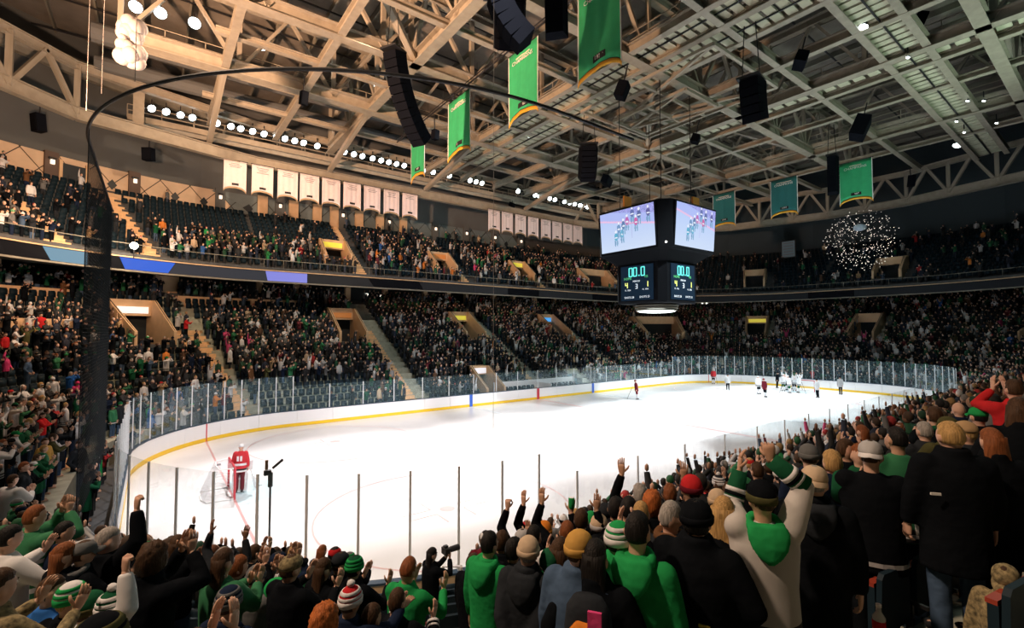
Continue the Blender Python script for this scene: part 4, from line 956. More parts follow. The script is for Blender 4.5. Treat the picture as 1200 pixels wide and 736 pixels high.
POSES = dict(  # right wrist, left wrist, (fingers, palm, curl) right, left ; elbow hints
    stand=((.27,.06,.83),(-.27,.06,.83),((.0,.15,-1),(-1,.2,0),.4),((.0,.15,-1),(1,.2,0),.4)),
    clap=((.055,.36,1.30),(-.055,.36,1.30),((-.12,.55,.8),(-1,0,0),.12),((.12,.55,.8),(1,0,0),.12)),
    claphigh=((.06,.27,1.62),(-.06,.27,1.62),((-.1,.25,1),(-1,0,0),.15),((.1,.25,1),(1,0,0),.15)),
    clapopen=((.19,.36,1.34),(-.17,.36,1.36),((.0,.5,.85),(-1,.1,0),.2),((.0,.5,.85),(1,.1,0),.2)),
    fist=((.26,.10,1.93),(-.22,.16,.98),((0,.05,1),(0,1,0),1.35),((.2,.4,-.8),(1,0,0),.5)),
    fisthead=((.07,.06,1.90),(-.06,.34,1.74),((-.1,.05,1),(0,1,0),1.35),((.1,.2,1),(1,0,0),.3)),
    fistleft=((.22,.16,.98),(-.26,.10,1.93),((-.2,.4,-.8),(-1,0,0),.5),((0,.05,1),(0,1,0),1.35)),
    up=((.30,.10,1.90),(-.30,.08,1.90),((.1,.1,1),(-.3,1,0),.2),((-.1,.1,1),(.3,1,0),.2)),
    overhead=((.07,.12,1.93),(-.05,.14,1.90),((-.1,0,1),(-1,.2,0),.5),((.1,0,1),(1,.2,0),.4)),
    pockets=((.215,.13,.98),(-.215,.13,.98),((-.3,.5,-.7),(-1,0,.3),.7),((.3,.5,-.7),(1,0,.3),.7)),
    phone=((.07,.34,1.52),(-.05,.34,1.50),((-.2,.3,1),(-.6,-.6,0),.7),((.2,.3,1),(.6,-.6,0),.7)),
    point=((.16,.52,1.38),(-.22,.14,.95),((0,1,.2),(0,0,-1),.15),((.2,.4,-.8),(1,0,0),.5)),
    behind=((.05,-.20,.93),(-.04,-.21,.96),((-.8,-.1,-.4),(0,-1,0),.5),((.8,-.1,-.4),(0,-1,0),.5)),
    onehand=((.20,.30,1.66),(-.24,.10,.86),((0,.1,1),(-.3,1,0),.1),((.0,.15,-1),(1,.2,0),.4)))
TPL = {}
def ellring(z, rx, ry, yo=0, n=18, xo=0): return [(xo+rx*math.cos(2*math.pi*k/n), yo+ry*math.sin(2*math.pi*k/n), z) for k in range(n)]
def arms(pose):
    rw, lw, rh, lh = POSES[pose]; out = []
    for side, w, hh in ((1, rw, rh), (-1, lw, lh)):
        sh = np.array((SH[0]*side, SH[1], SH[2])); w = np.array(w, float)
        if w[2] > 1.7: sh = sh+np.array((-.01*side, 0, .045))
        hint = (side*.7, -.3, -.9) if w[2] < 1.7 else (side*1.0, .2, -.2)
        if pose == 'fisthead' and side == 1: hint = (1, .1, 0)
        if pose == 'fisthead' and side == -1: hint = (-.1, .7, -.7)
        if pose == 'behind': hint = (side*1.0, -.5, 0)
        e, w2 = ik(sh, w, UA, FA, hint); out.append((side, sh, e, w2, hh))
    return out
HC = np.array((0, .022, 1.635))
def body_mesh(pose):
    key = ('body', pose)
    if key in TPL: return TPL[key]
    m = SKIN[0]; mb = MB()
    mb.rings([ellring(z, a, b) for z, a, b in ((.84,.14,.10),(1.0,.13,.095),(1.2,.145,.10),(1.36,.165,.095),(1.44,.12,.075),(1.48,.06,.055))], m)
    mb.tube([(0,-.012,1.42),(0,0,1.50),(0,.012,1.60)], [.062,.054,.055], m, 12)
    mb.ell(HC, (1,1,1), m, 22, 16, head_fn)
    for sx in (-1, 1):
        mb.ell((sx*.076, .0, 1.628), (.012,.022,.033), m, 8, 6)
        mb.tube([(sx*.085,0,.90),(sx*.095,.015,.50),(sx*.095,0,.08)], [.075,.052,.036], m, 10); mb.tube([(sx*.095,-.04,.05),(sx*.10,.14,.045)], [.04,.034], m, 8)
    fine = MB()
    for side, sh, e, w, (f, n, c) in arms(pose):
        mb.tube([sh, e, w], [.052,.040,.027], m, 10); hand(fine, w, f, n, side, c, m)
    me = remesh(mb, .0135, 1)
    for sx in (-1, 1):
        fine.ell(HC+(sx*.030, .079, .008), (.0135,.010,.010), EYEW, 8, 6); fine.ell(HC+(sx*.030, .0865, .008), (.006,.004,.006), EYED, 6, 5)
        fine.tube([HC+(sx*.018, .090, .030), HC+(sx*.034, .087, .034), HC+(sx*.050, .074, .028)], [.003,.004,.002], EYED, 4)
    fine.tube([HC+(-.022,.079,-.046), HC+(0,.089,-.045), HC+(.022,.079,-.046)], [.003,.0055,.003], LIP, 5)
    me = merge(me, fine, 'person'); TPL[key] = me; return me
STY = dict(jacket=dict(r=((.80,.185,.145),(.93,.185,.145),(1.1,.19,.145),(1.25,.205,.15),(1.36,.215,.14),(1.43,.18,.115),(1.48,.11,.09),(1.535,.085,.085)), s=(.082,.060,.042)),
           coat=dict(r=((.58,.215,.175),(.8,.205,.165),(.95,.20,.155),(1.1,.205,.155),(1.25,.22,.16),(1.37,.225,.15),(1.44,.185,.125),(1.49,.115,.10),(1.56,.092,.095)), s=(.090,.068,.050)),
           hoodie=dict(r=((.82,.175,.14),(.87,.195,.155),(1.0,.20,.155),(1.15,.20,.15),(1.28,.21,.15),(1.37,.215,.14),(1.43,.18,.115),(1.48,.11,.09),(1.52,.085,.08)), s=(.081,.062,.040)),
           jersey=dict(r=((.73,.225,.17),(.9,.215,.165),(1.1,.21,.155),(1.25,.218,.155),(1.36,.222,.14),(1.43,.185,.115),(1.48,.10,.085),(1.51,.08,.075)), s=(.092,.072,.050)))
def jacket_mesh(style, pose):
    key = (style, pose)
    if key in TPL: return TPL[key]
    st = STY[style]; mb = MB(); m = CL['black']
    rr = st['r']; mb.rings([[(x*(1+.02*math.sin(3*k+z*9)), y, z) for k, (x, y, _) in enumerate(ellring(z, a, b))] for z, a, b in rr], m)
    for side, sh, e, w, _ in arms(pose):
        a, b, c = st['s']; sh2 = sh+np.array((-side*.01, 0, -.01)); mid1 = sh2*.5+e*.5; mid2 = e*.5+w*.5; end = w-(w-e)/np.linalg.norm(w-e)*.015
        mb.tube([sh2, mid1, e, mid2, end], [a, (a+b)/2*1.02, b, (b+c)/2*1.03, c], m, 12); mb.ell(sh2, (a, a, a), m, 10, 8)
    me = remesh(mb, .021, 3, style); TPL[key] = me; return me
def trouser_mesh():
    if 'tr' in TPL: return TPL['tr']
    mb = MB(); m = CL['black']; mb.rings([ellring(z, a, b) for z, a, b in ((.80,.175,.13),(.90,.175,.13),(1.0,.16,.12))], m)
    for sx in (-1, 1): mb.tube([(sx*.085,0,.88),(sx*.093,.01,.68),(sx*.098,.02,.48),(sx*.098,.005,.28),(sx*.098,0,.07)], [.10,.088,.072,.066,.064], m, 10)
    TPL['tr'] = remesh(mb, .024, 2, 'trousers'); return TPL['tr']
def shoe_mesh():
    if 'sh' not in TPL:
        mb = MB(); mb.rings([[(.05*a*math.cos(k*math.pi/5), -.06+y+0*k, .045+.045*b*math.sin(k*math.pi/5)) for k in range(10)] for y, a, b in ((-.04,.6,.8),(0,.85,1),(.08,.9,.95),(.16,1,.7),(.23,.7,.5))], BLACKP); TPL['sh'] = mb.mesh('shoe', True)
    return TPL['sh']
def hood_mesh():
    if 'hood' in TPL: return TPL['hood']
    mb = MB(); m = CL['black']; pts, rad = [], []
    for k in range(13):
        a = math.radians(-70+k*320/12-0); a = math.radians(90+20+k*320/12)
        pts.append((.098*math.cos(a), .075*math.sin(a)-.03, 1.50+.035*math.sin(a))); rad.append(.030+.022*max(0, -math.sin(a)))
    mb.tube(pts, rad, m, 8)
    mb.rings([[(x, y, z) for x, y, z in [(rx*math.cos(t), yo+ry*math.sin(t), zz) for t in [2*math.pi*i/12 for i in range(12)]]] for zz, rx, ry, yo in ((1.29,.02,.015,-.165),(1.33,.075,.03,-.16),(1.40,.12,.045,-.145),(1.47,.135,.05,-.12),(1.52,.115,.04,-.10))], m)
    TPL['hood'] = remesh(mb, .017, 2, 'hood'); return TPL['hood']
def hatmesh(kind):
    """hair and hats, in head space (origin at head centre, face to +y)"""
    key = ('hat', kind)
    if key in TPL: return TPL[key]
    mb = MB(); rng = random.Random(hash(kind) % 99 if False else len(kind)*7)
    def shell(k, cut, nape, mt, ns=0, n=(22, 16)):
        def fn(p):
            x, y, z = p; q = head_fn(p)*k; q[2] += .006
            if y > -.05 and z < cut+.55*max(0, -y): q *= .86 if y > .12 else .93
            if z < nape: q *= .84
            if ns: q *= 1+ns*(math.sin(x*19+y*7)*math.sin(z*17+y*13)+.5*math.sin(x*41+z*37))
            return q
        mb.ell((0,0,0), (1,1,1), mt, *n, fn)
    M_ = HAIR['black']; N_ = CL['black']
    if kind == 'short': shell(1.08, .42, -.55, M_, .008)
    elif kind == 'crop': shell(1.045, .45, -.5, M_, .008)
    elif kind == 'messy': shell(1.14, .36, -.6, M_, .028, (26, 18))
    elif kind == 'curly': shell(1.28, .38, -.75, M_, .07, (30, 20))
    elif kind == 'long':
        shell(1.12, .42, -.9, M_, .006)
        mb.rings([[(rx*math.cos(2*math.pi*k/14)*(1+.05*math.sin(k*5+z*60)), yo+ry*math.sin(2*math.pi*k/14), z) for k in range(14)] for z, rx, ry, yo in ((.06,.083,.06,-.045),(-.03,.09,.062,-.045),(-.12,.098,.052,-.058),(-.20,.105,.042,-.078),(-.27,.09,.03,-.095),(-.31,.06,.018,-.10))], M_)
    elif kind == 'pony': shell(1.08, .42, -.6, M_, .012); mb.tube([(0,-.10,.03),(0,-.15,.02),(0,-.165,-.06),(0,-.15,-.15)], [.02,.03,.028,.008], M_, 8)
    elif kind == 'beanie':
        mb.rings([[(a*math.cos(2*math.pi*k/20), a*1.18*math.sin(2*math.pi*k/20)*1.0-.004, z) for k in range(20)] for z, a in ((.012,.086),(.04,.090),(.075,.084),(.105,.068),(.127,.042),(.137,.012))], N_)
    elif kind == 'cuff': mb.rings([[(a*math.cos(2*math.pi*k/20)*(1+.012*(k % 2)), a*1.18*math.sin(2*math.pi*k/20)-.004, z) for k in range(20)] for z, a in ((-.005,.086),(-.003,.094),(.035,.096),(.045,.089))], N_)
    elif kind == 'pompom': mb.ell((0,0,.158), (.033,.033,.03), N_, 12, 8, lambda p: p*(1+.12*math.sin(p[0]*17)*math.sin(p[1]*19+p[2]*13)))
    elif kind == 'band': mb.rings([[(a*math.cos(2*math.pi*k/20), a*1.18*math.sin(2*math.pi*k/20)-.004, z) for k in range(20)] for z, a in ((.052,.0895),(.054,.0915),(.074,.0865),(.076,.084))], N_)
    elif kind == 'band2': mb.rings([[(a*math.cos(2*math.pi*k/20), a*1.18*math.sin(2*math.pi*k/20)-.004, z) for k in range(20)] for z, a in ((.090,.078),(.092,.080),(.110,.0675),(.112,.064))], N_)
    elif kind == 'cap': mb.rings([[(a*math.cos(2*math.pi*k/20), a*1.2*math.sin(2*math.pi*k/20)-.002, z) for k in range(20)] for z, a in ((.018,.084),(.045,.087),(.08,.080),(.108,.058),(.122,.03),(.126,.006))], N_)
    elif kind == 'brim':
        vs = []; 
        for k in range(13):
            a = math.pi*(.12+.76*k/12); c, s = math.cos(a), math.sin(a)
            for rr, zz in ((1.0, .02), (1.72, .005-.012*abs(c))): 
                for th in (0, .006): vs.append((.084*c*(rr if rr == 1 else 1.05), .1*s*rr, zz+th+(.012*(1-abs(c)))))
        mb.add(vs, [f for k in range(12) for f in ((4*k,4*k+2,4*k+6,4*k+4),(4*k+1,4*k+5,4*k+7,4*k+3),(4*k+2,4*k+3,4*k+7,4*k+6))], N_)
    elif kind == 'hoodup': 
        def fn(p):
            q = head_fn(p)*1.27; q[1] -= .012
            if p[1] > .45 and p[2] < .75: q *= .62
            return q
        mb.ell((0,0,-.005), (1,1,1), N_, 22, 16, fn)
    me = mb.mesh(kind, True); TPL[key] = me; return me
def setmat(o, m, slot=0):
    if len(o.material_slots) > slot: o.material_slots[slot].link = 'OBJECT'; o.material_slots[slot].material = m
def child(name, me, parent, m, ml=None, label=None):
    o = ob(name, me, parent); setmat(o, m)
    if ml is not None: o.matrix_local = ml
    if label: o['label'] = label
    return o
HAIRN = dict(short='short', crop='crop', messy='messy', curly='curly', long='long', pony='pony')
PEOPLE = []
def person(loc, face, H, pose, style, jm, tm, head, skin, label, group=None, hyaw=0, hpitch=0, extra=(), lean=0, name='person', shoes=False, wide=1):
    """head: (hair kind, hair colour, hat kind, hat cloth, second hat cloth); H = height of the crown above the floor"""
    o = ob(name, body_mesh(pose), None, label, 'person', group)
    k = H/(1.765 if not head[2] else 1.80); o.location = loc; o.rotation_euler = (-lean, 0, face-math.pi/2); o.scale = (k*wide, k*wide, k)
    setmat(o, SKIN[skin])
    child({'jacket': 'jacket', 'coat': 'coat', 'hoodie': 'hooded_sweatshirt', 'jersey': 'jersey'}[style], jacket_mesh(style, pose), o, CL[jm]); child('trousers', trouser_mesh(), o, CL[tm])
    if shoes:
        for sx in (-1, 1): child('shoe', shoe_mesh(), o, BLACKP, Matrix.Translation((sx*.1, 0, 0)))
    HM = Matrix.Translation(HC) @ Matrix.Rotation(hyaw, 4, 'Z') @ Matrix.Rotation(hpitch, 4, 'X')
    hk, hc, hat, hm, hm2 = head
    if hk: child('hair', hatmesh(hk), o, HAIR[hc], HM)
    if hat in ('beanie', 'pombeanie', 'bandbeanie', 'pombandbeanie'):
        b = child('beanie', hatmesh('beanie'), o, CL[hm], HM); child('cuff', hatmesh('cuff'), b, CL[hm2 or hm])
        if 'band' in hat: child('band', hatmesh('band'), b, CL[hm2]); child('band', hatmesh('band2'), b, CL[hm2])
        if 'pom' in hat: child('pompom', hatmesh('pompom'), b, CL[hm2 or hm])
    elif hat in ('cap', 'backcap'):
        b = child('cap', hatmesh('cap'), o, CL[hm], HM if hat == 'cap' else HM @ Matrix.Rotation(math.pi, 4, 'Z')); child('brim', hatmesh('brim'), b, CL[hm2 or hm])
    elif hat == 'hoodup': child('hood', hatmesh('hoodup'), o, CL[hm], HM)
    for e in extra:
        if e[0] == 'hood': child('hood', hood_mesh(), o, CL[e[1]])
        elif e[0] == 'backpack':
            mb = MB(); mb.rings([[(rx*math.cos(t)+0, -.235+ry*math.sin(t), z) for t in [2*math.pi*i/12 for i in range(12)]] for z, rx, ry in ((1.12,.10,.05),(1.16,.145,.085),(1.33,.15,.095),(1.46,.135,.08),(1.53,.09,.05))], CL[e[1]]); bp = mb.build('backpack', o, True)
            mb = MB(); mb.rings([[(rx*math.cos(t), -.325+ry*math.sin(t), z) for t in [2*math.pi*i/10 for i in range(10)]] for z, rx, ry in ((1.23,.08,.02),(1.28,.11,.04),(1.37,.10,.035),(1.42,.06,.02))], CL[e[2]]); mb.build('front_pocket', bp, True)
            MB().box((.06, -.36, 1.44), (.08, .02, .15), CL[e[3]]).build('pouch', bp)
        elif e[0] == 'mark': MB().box((e[2], -.158, e[3]), (.06, .012, .018), mat('patch_'+e[1], (.6,.5,.05) if e[1] == 'yellow' else (.7,.68,.66), .7)).build('patch', o)
        elif e[0] == 'sleeveband':
            for side, sh, el, w, _ in arms(pose):
                for f0, f1, c in ((.12,.22,'white'),(.22,.30,'black'),(.30,.38,'white')):
                    p, q = w+(el-w)*f0, w+(el-w)*f1; MB().tube([p, q], [.056, .060], CL[c], 14).build('sleeve_stripe', o, True)
        elif e[0] == 'cuffsleeve':
            for side, sh, el, w, _ in arms(pose):
                MB().tube([w+(el-w)*.02, w+(el-w)*.5, el], [.052, .062, .074], CL[e[1]], 14).build('sleeve', o, True)
                for f0, f1, c in ((.50,.62,'white'),(.62,.72,'black'),(.72,.82,'white')): MB().tube([w+(el-w)*f0, w+(el-w)*f1], [.067, .070], CL[c], 14).build('sleeve_stripe', o, True)
        elif e[0] == 'belt': mb = MB(); mb.rings([ellring(z, a, b) for z, a, b in ((e[2], .228, .178), (e[2]+.035, .228, .178))], CL[e[1]], False); mb.build('stripe', o)
        elif e[0] == 'shoulder':
            side, sh, el, w, _ = arms(pose)[1]; MB().tube([sh*.96+el*.04, sh*.5+el*.5, sh*.1+el*.9], [.094, .084, .072], CL[e[1]], 14).build('sleeve_panel', o, True)
        elif e[0] == 'scarf': mb = MB(); mb.tube([(.09*math.cos(a), .085*math.sin(a), 1.515+.01*math.sin(3*a)) for a in [2*math.pi*i/14 for i in range(15)]], .034, CL[e[1]], 8); mb.build('scarf', o, True)
    PEOPLE.append(o); return o
TGT = (24.0, 3.0)
def facing(x, y): return math.atan2(TGT[1]-y, TGT[0]-x)
def floor_at(x, y):
    s, d = inv(x, y); i = int((d-ROW0)/ROWD); return (rowz(max(0, min(NROW-1, i)), s) if d >= ROW0 else 0.0), s, d
HEROPOS = []
def place(u, v, D, hmin=1.62, hmax=1.92):
    """where someone whose crown shows at pixel (u, v) stands: the row nearest the distance D that gives a human height"""
    best = None
    for k in range(-30, 121, 1):
        DD = D*(1+k*.01); q = CP+ray(u, v)*DD; f, s, d = floor_at(q[0], q[1]); h = q[2]-f
        pen = abs(k)*.011+1.6*max(0, hmin-h, h-hmax-.06)+.15*abs(h-1.76)
        if d < 1.0: pen += 3
        if best is None or pen < best[0]: best = (pen, DD, q, f, h)
    return best
# ------------------------------------------------------------------ the people one can single out, from the photograph
# (u, v of the crown, distance, pose, style, top, trousers, (hair, colour, hat, cloth, second cloth), label, options)
N = None
HERO = [
 (746,600,2.75,'stand','hoodie','green','denim',('short','black',N,N,N),'person with short black hair in a bright green hooded sweatshirt',dict(extra=[('hood','green')])),
 (815,581,2.8,'pockets','coat','black','black',('messy','black','beanie','black',N),'person in big black jacket and black beanie right of the green sweatshirt',dict(extra=[('mark','yellow',.07,1.08)],wide=1.12)),
 (893,558,3.0,'fisthead','jersey','greysweater','denim',('crop','brown','beanie','black','olive'),'person in pale grey striped sweater and green hood raising a fist',dict(extra=[('hood','green'),('cuffsleeve','darkgreen')])),
 (954,540,3.5,'stand','coat','black','black',('crop','grey','backcap','beige',N),'person in black hooded coat and backwards beige cap behind the fist raiser',dict(extra=[('hood','charcoal')])),
 (1020,511,4.1,'clap','jersey','black','black',('crop','brown','backcap','lightgrey','white'),'person in black jersey with white hem stripe and white cap',dict(extra=[('belt','lightgrey',.80),('shoulder','darkgreen')])),
 (1052,500,4.7,'stand','jersey','greenjersey','black',('short','black',N,N,N),'dark haired person in green jersey beside the white cap',{}),
 (1115,494,3.75,'stand','coat','black','denim',('short','blond',N,N,N),'large person in black coat and blue jeans standing in the aisle',dict(extra=[('mark','white',-.19,1.22)],shoes=True,wide=1.15)),
 (1163,502,4.1,'pockets','coat','black','black',('long','auburn',N,N,N),'person with long auburn hair right of the large black coat',{}),
 (1084,494,5.6,'clap','jacket','charcoal','black',('short','grey',N,N,N),'grey haired person left of the large black coat',{}),
 (1096,476,5.9,'clap','jacket','black','black',('short','brown',N,N,N),'brown haired person in black jacket with dark green collar, above the grey hair',dict(extra=[('scarf','darkgreen')])),
 (1147,473,6.0,'stand','jacket','black','black',('short','black','cap','green',N),'person in a bright green cap above the auburn hair',{}),
 (1112,485,5.2,'clap','jacket','olive','black',('crop','brown','beanie','olive',N),'person in olive knit hat behind the large black coat',{}),
 (1133,489,5.0,'stand','jacket','charcoal','black',('crop','blond','cap','tan',N),'person in a tan cap just left of the auburn hair',{}),
 (1124,471,7.2,'stand','jacket','navy','black',(N,'brown',N,N,N),'bald person in navy jacket two rows below the aisle',{}),
 (1189,444,6.2,'claphigh','jacket','red','black',('short','brown',N,N,N),'person in red jacket clapping overhead at right edge',{}),
 (1165,461,6.6,'pockets','jacket','grey','black',('short','black',N,N,N),'person in mid grey jacket left of the red one',{}),
 (1194,466,4.4,'pockets','coat','black','black',('long','brown',N,N,N),'brown haired person in black coat cut by the right edge',{}),
 (948,517,4.6,'stand','jacket','navy','black',('crop','brown','beanie','grey',N),'person in dark grey beanie behind the beige cap',{}),
 (976,528,4.8,'stand','jacket','maroon','black',('messy','blond',N,N,N),'person with tousled blond hair between beige cap and white cap',{}),
 (991,514,5.4,'clapopen','jacket','black','black',('short','brown',N,N,N),'brown haired person clapping left of the white cap',dict(hyaw=-.7)),
 (1008,520,5.2,'claphigh','jacket','darkgreen','black',('short','auburn',N,N,N),'person in dark green with hands up beside the white cap',dict(hyaw=.6)),
 (848,583,3.7,'stand','jacket','black','black',('long','blond',N,N,N),'person with straight blond hair left of the pale grey sweater',{}),
 (840,570,4.5,'stand','jacket','charcoal','black',('crop','brown','beanie','beige',N),'person in pinkish knit hat behind the blond hair',{}),
 (857,568,4.6,'clap','jacket','brown','black',('curly','brown',N,N,N),'person with curly brown hair behind the blond one',{}),
 (785,587,3.3,'clapopen','jacket','charcoal','black',('crop','grey',N,N,N),'grey haired person clapping between green sweatshirt and big black jacket',dict(extra=[('scarf','brown')],hyaw=-.3)),
 (810,553,4.3,'stand','jacket','black','black',('crop','black','beanie','red','maroon'),'person in a floppy red hat',{}),
 (764,577,4.7,'up','jacket','black','black',('curly','ginger',N,N,N),'person with curly ginger hair',{}),
 (736,582,4.6,'stand','jacket','charcoal','black',('short','black',N,N,N),'dark haired person in charcoal jacket above the green sweatshirt',{}),
 (721,583,5.0,'stand','jacket','black','black',('messy','black',N,N,N),'person with tousled black hair above the green and white beanie',{}),
 (751,588,4.3,'stand','jacket','brown','black',('pony','blond',N,N,N),'blond ponytailed person in brown behind the green sweatshirt',{}),
 (724,607,3.3,'claphigh','jacket','black','black',('crop','brown','bandbeanie','green','white'),'person in green and white striped beanie clapping high',dict(hyaw=-.3)),
 (702,600,4.6,'stand','jacket','grey','black',('crop','brown','beanie','beige','lightgrey'),'person in pale knit beanie and grey jacket',{}),
 (708,587,5.2,'onehand','jacket','black','black',('short','black','beanie','charcoal','black'),'person in charcoal beanie lifting one hand against the ice',{}),
 (692,597,5.4,'stand','hoodie','green','black',('short','brown','hoodup','green',N),'person with green hood pulled up',{}),
 (681,597,5.2,'stand','jacket','black','black',('messy','brown',N,N,N),'brown haired person left of the green hood',{}),
 (677,617,3.0,'stand','coat','denim','black',('crop','brown','beanie','camel',N),'person in camel knit hat and blue denim coat',{}),
 (697,634,2.9,'pockets','coat','black','black',('long','black',N,N,N),'long black haired person with an orange and pink backpack',dict(extra=[('backpack','charcoal','orange','pink')])),
 (618,625,3.15,'behind','coat','charcoal','denim',('crop','grey','beanie','beige',N),'person in beige knit hat and dark winter coat, hands behind back',dict(extra=[('hood','charcoal')])),
 (572,623,4.3,'stand','jacket','green','black',('short','black',N,N,N),'dark haired person in green jacket near the boards',dict(extra=[('hood','green')])),
 (587,623,4.9,'onehand','jacket','black','black',('messy','brown',N,N,N),'brown haired person beside the green jacket near the boards',{}),
 (553,649,5.4,'onehand','coat','black','black',('short','brown',N,N,N),'small person in black coat left of the green jacket, one hand up',{}),
 (637,608,5.4,'up','jacket','black','black',('short','ginger','beanie','orange',N),'person in an orange hat raising both arms, green can in hand',{}),
 (625,616,4.7,'stand','jacket','navy','black',('short','black',N,N,N),'black haired person in navy between raised arms',{}),
 (611,617,5.3,'fistleft','jacket','black','black',('crop','brown','cap','lightgrey',N),'person in light grey cap raising the left arm high',{}),
 (601,631,4.1,'stand','jacket','black','black',('messy','black',N,N,N),'black haired person just left of the beige knit hat',{}),
 (655,631,3.9,'stand','jacket','charcoal','black',('long','brown',N,N,N),'person with long brown hair left of the camel hat',{}),
 (644,640,4.2,'claphigh','jersey','whitejersey','black',('short','brown','beanie','darkgreen',N),'person in white jersey clapping beside the long brown hair',dict(extra=[('scarf','green')])),
 (664,611,5.0,'up','jacket','black','black',('short','auburn',N,N,N),'auburn haired person with both arms up beside the camel hat',{}),
 (505,642,7.4,'phone','jacket','black','black',('long','black',N,N,N),'person all in black aiming a camera across the ice',dict(face=-.35,hmin=1.3)),
 (477,654,4.1,'clapopen','jacket','green','black',('short','auburn',N,N,N),'person in green jacket with auburn hair looking down',dict(face=.1,hpitch=-.4)),
 (464,690,3.5,'clapopen','jersey','black','black',('crop','brown',N,N,N),'child with cropped brown hair clapping in front of the green jacket',dict(face=.2,extra=[('sleeveband',)],hmin=1.25)),
 (409,684,3.2,'point','jacket','navy','black',('crop','brown','pombandbeanie','red','white'),'person in red and white striped pompom hat reaching out an arm',dict(face=.1,hmin=1.3)),
 (378,712,2.8,'stand','jacket','black','black',('curly','ginger',N,N,N),'person with curly ginger hair at the bottom edge',dict(hmin=1.2)),
 (434,709,3.2,'stand','jacket','navy','black',('short','brown',N,N,N),'small person in navy between pompom hat and child',dict(hmin=1.2)),
 (397,644,5.2,'stand','jacket','black','black',('crop','brown','cap','charcoal','black'),'person in charcoal cap facing right along the glass',dict(face=-.3)),
 (414,649,4.8,'clapopen','jacket','black','black',('messy','black','bandbeanie','darkgreen','green'),'person in dark green hat clapping along the glass',dict(face=.1)),
 (377,655,5.0,'stand','jacket','black','black',('long','brown',N,N,N),'long brown haired person left of the charcoal cap',dict(face=0)),
 (339,647,4.2,'clapopen','jacket','black','black',('short','brown','cap','camo','black'),'person in camouflage cap and black jacket with green panels',dict(face=.1,extra=[('shoulder','green')],wide=1.1)),
 (324,644,5.2,'claphigh','jacket','navy','black',('short','black','cap','navy',N),'person in navy cap behind the camouflage one',dict(face=.1,extra=[('scarf','white')])),
 (260,644,4.1,'clap','jersey','greenjersey','black',('long','brown',N,N,N),'long brown haired person in green jersey near the hockey net end',dict(face=.2)),
 (277,652,4.9,'claphigh','jacket','black','black',('messy','auburn',N,N,N),'auburn haired person clapping behind the green jersey',dict(face=-.2)),
 (298,660,5.0,'claphigh','jacket','grey','black',('crop','brown','beanie','grey',N),'person in grey beanie clapping between green jersey and camouflage cap',dict(face=.0)),
 (266,684,3.1,'stand','jacket','navy','black',('crop','brown','bandbeanie','navy','grey'),'person in navy and grey striped beanie at the bottom of the stands',dict(face=.3,hmin=1.25)),
 (176,639,3.7,'claphigh','coat','black','black',('curly','brown',N,N,N),'person with big curly hair and black coat',dict(face=.1)),
 (124,618,4.6,'fist','coat','black','black',('crop','grey',N,N,N),'person in black coat thrusting one fist above the crowd',dict(face=.15)),
 (96,630,4.3,'clapopen','jacket','black','black',('short','brown','cap','grey',N),'person in grey cap with a grey hood on black jacket',dict(face=0,extra=[('hood','grey')])),
 (72,637,4.2,'stand','jacket','black','black',('long','auburn',N,N,N),'auburn haired person left of the grey cap',dict(face=.1)),
 (73,611,5.3,'clapopen','jacket','navy','black',('crop','black',N,N,N),'black haired person in navy right of the hooped green shirt',dict(face=0)),
 (38,592,5.3,'claphigh','jersey','hoopgreen','black',('crop','auburn',N,N,N),'balding person in green shirt with white hoops, clapping',dict(face=.2)),
 (9,616,4.4,'clapopen','jersey','whitejersey','black',('short','black',N,N,N),'black haired person in white jersey clapping at left edge',dict(face=.2)),
 (57,675,3.2,'stand','jacket','blue','black',('crop','brown',N,N,N),'person in bright blue jacket near bottom left',dict(face=.1,hmin=1.3)),
 (81,679,3.1,'stand','jacket','black','black',('crop','blond','bandbeanie','white','green'),'person in white and green striped beanie right of the blue jacket',dict(face=.5,hmin=1.3)),
 (128,689,3.0,'stand','jacket','black','black',('crop','brown','pombandbeanie','darkgreen','white'),'person in dark green and white pompom beanie at bottom left',dict(face=.3,hmin=1.25)),
 (111,715,1.55,'stand','jacket','black','black',('crop','brown','bandbeanie','black','olive'),'person in black and olive patterned knit hat at the bottom edge',dict(face=.4,hmin=1.2)),
 (157,626,5.1,'stand','jacket','black','black',('short','black','cap','black','green'),'person in black cap with a bright green brim',dict(face=-.1)),
 (102,690,3.0,'fist','jersey','whitejersey','black',('crop','brown','beanie','darkgreen','olive'),'person in white jersey lifting a fist at bottom left',dict(face=.2,hmin=1.2)),
 (-6,668,2.6,'clapopen','jacket','camo','black',('short','brown',N,N,N),'person in camouflage jacket clapping, cut by the left edge',dict(face=.3,hmin=1.4)),
 (222,742,1.9,'claphigh','jacket','black','black',('short','brown',N,N,N),'person below the bottom edge with raised bare hands',dict(face=.5,hmin=1.2)),
 (27,541,8.8,'stand','jacket','charcoal','black',('short','auburn',N,N,N),'auburn haired person in charcoal standing above the hooped shirt',dict(face=-.1)),
 (14,556,7.6,'clap','jersey','whitejersey','black',('short','brown',N,N,N),'brown haired person in white jersey with black stripes at left edge',dict(face=.7)),
 (52,513,15.5,'pockets','jacket','camel','black',('short','brown',N,N,N),'person in golden tan jacket leaning on the black railing',dict(face=-.6)),
 (92,516,13.8,'pockets','jacket','charcoal','denim',('short','brown',N,N,N),'person in charcoal jacket and jeans at the black railing',dict(face=-.6)),
 (62,441,25.0,'stand','hoodie','white','grey',('crop','brown','beanie','white',N),'person in white sweatshirt and grey trousers walking in the left stands',dict(face=-1.2)),
 (91,446,25.0,'stand','jacket','pink','black',('crop','brown','beanie','pink',N),'child in bright pink jacket in the left stands',dict(face=-.9,hmin=1.1)),
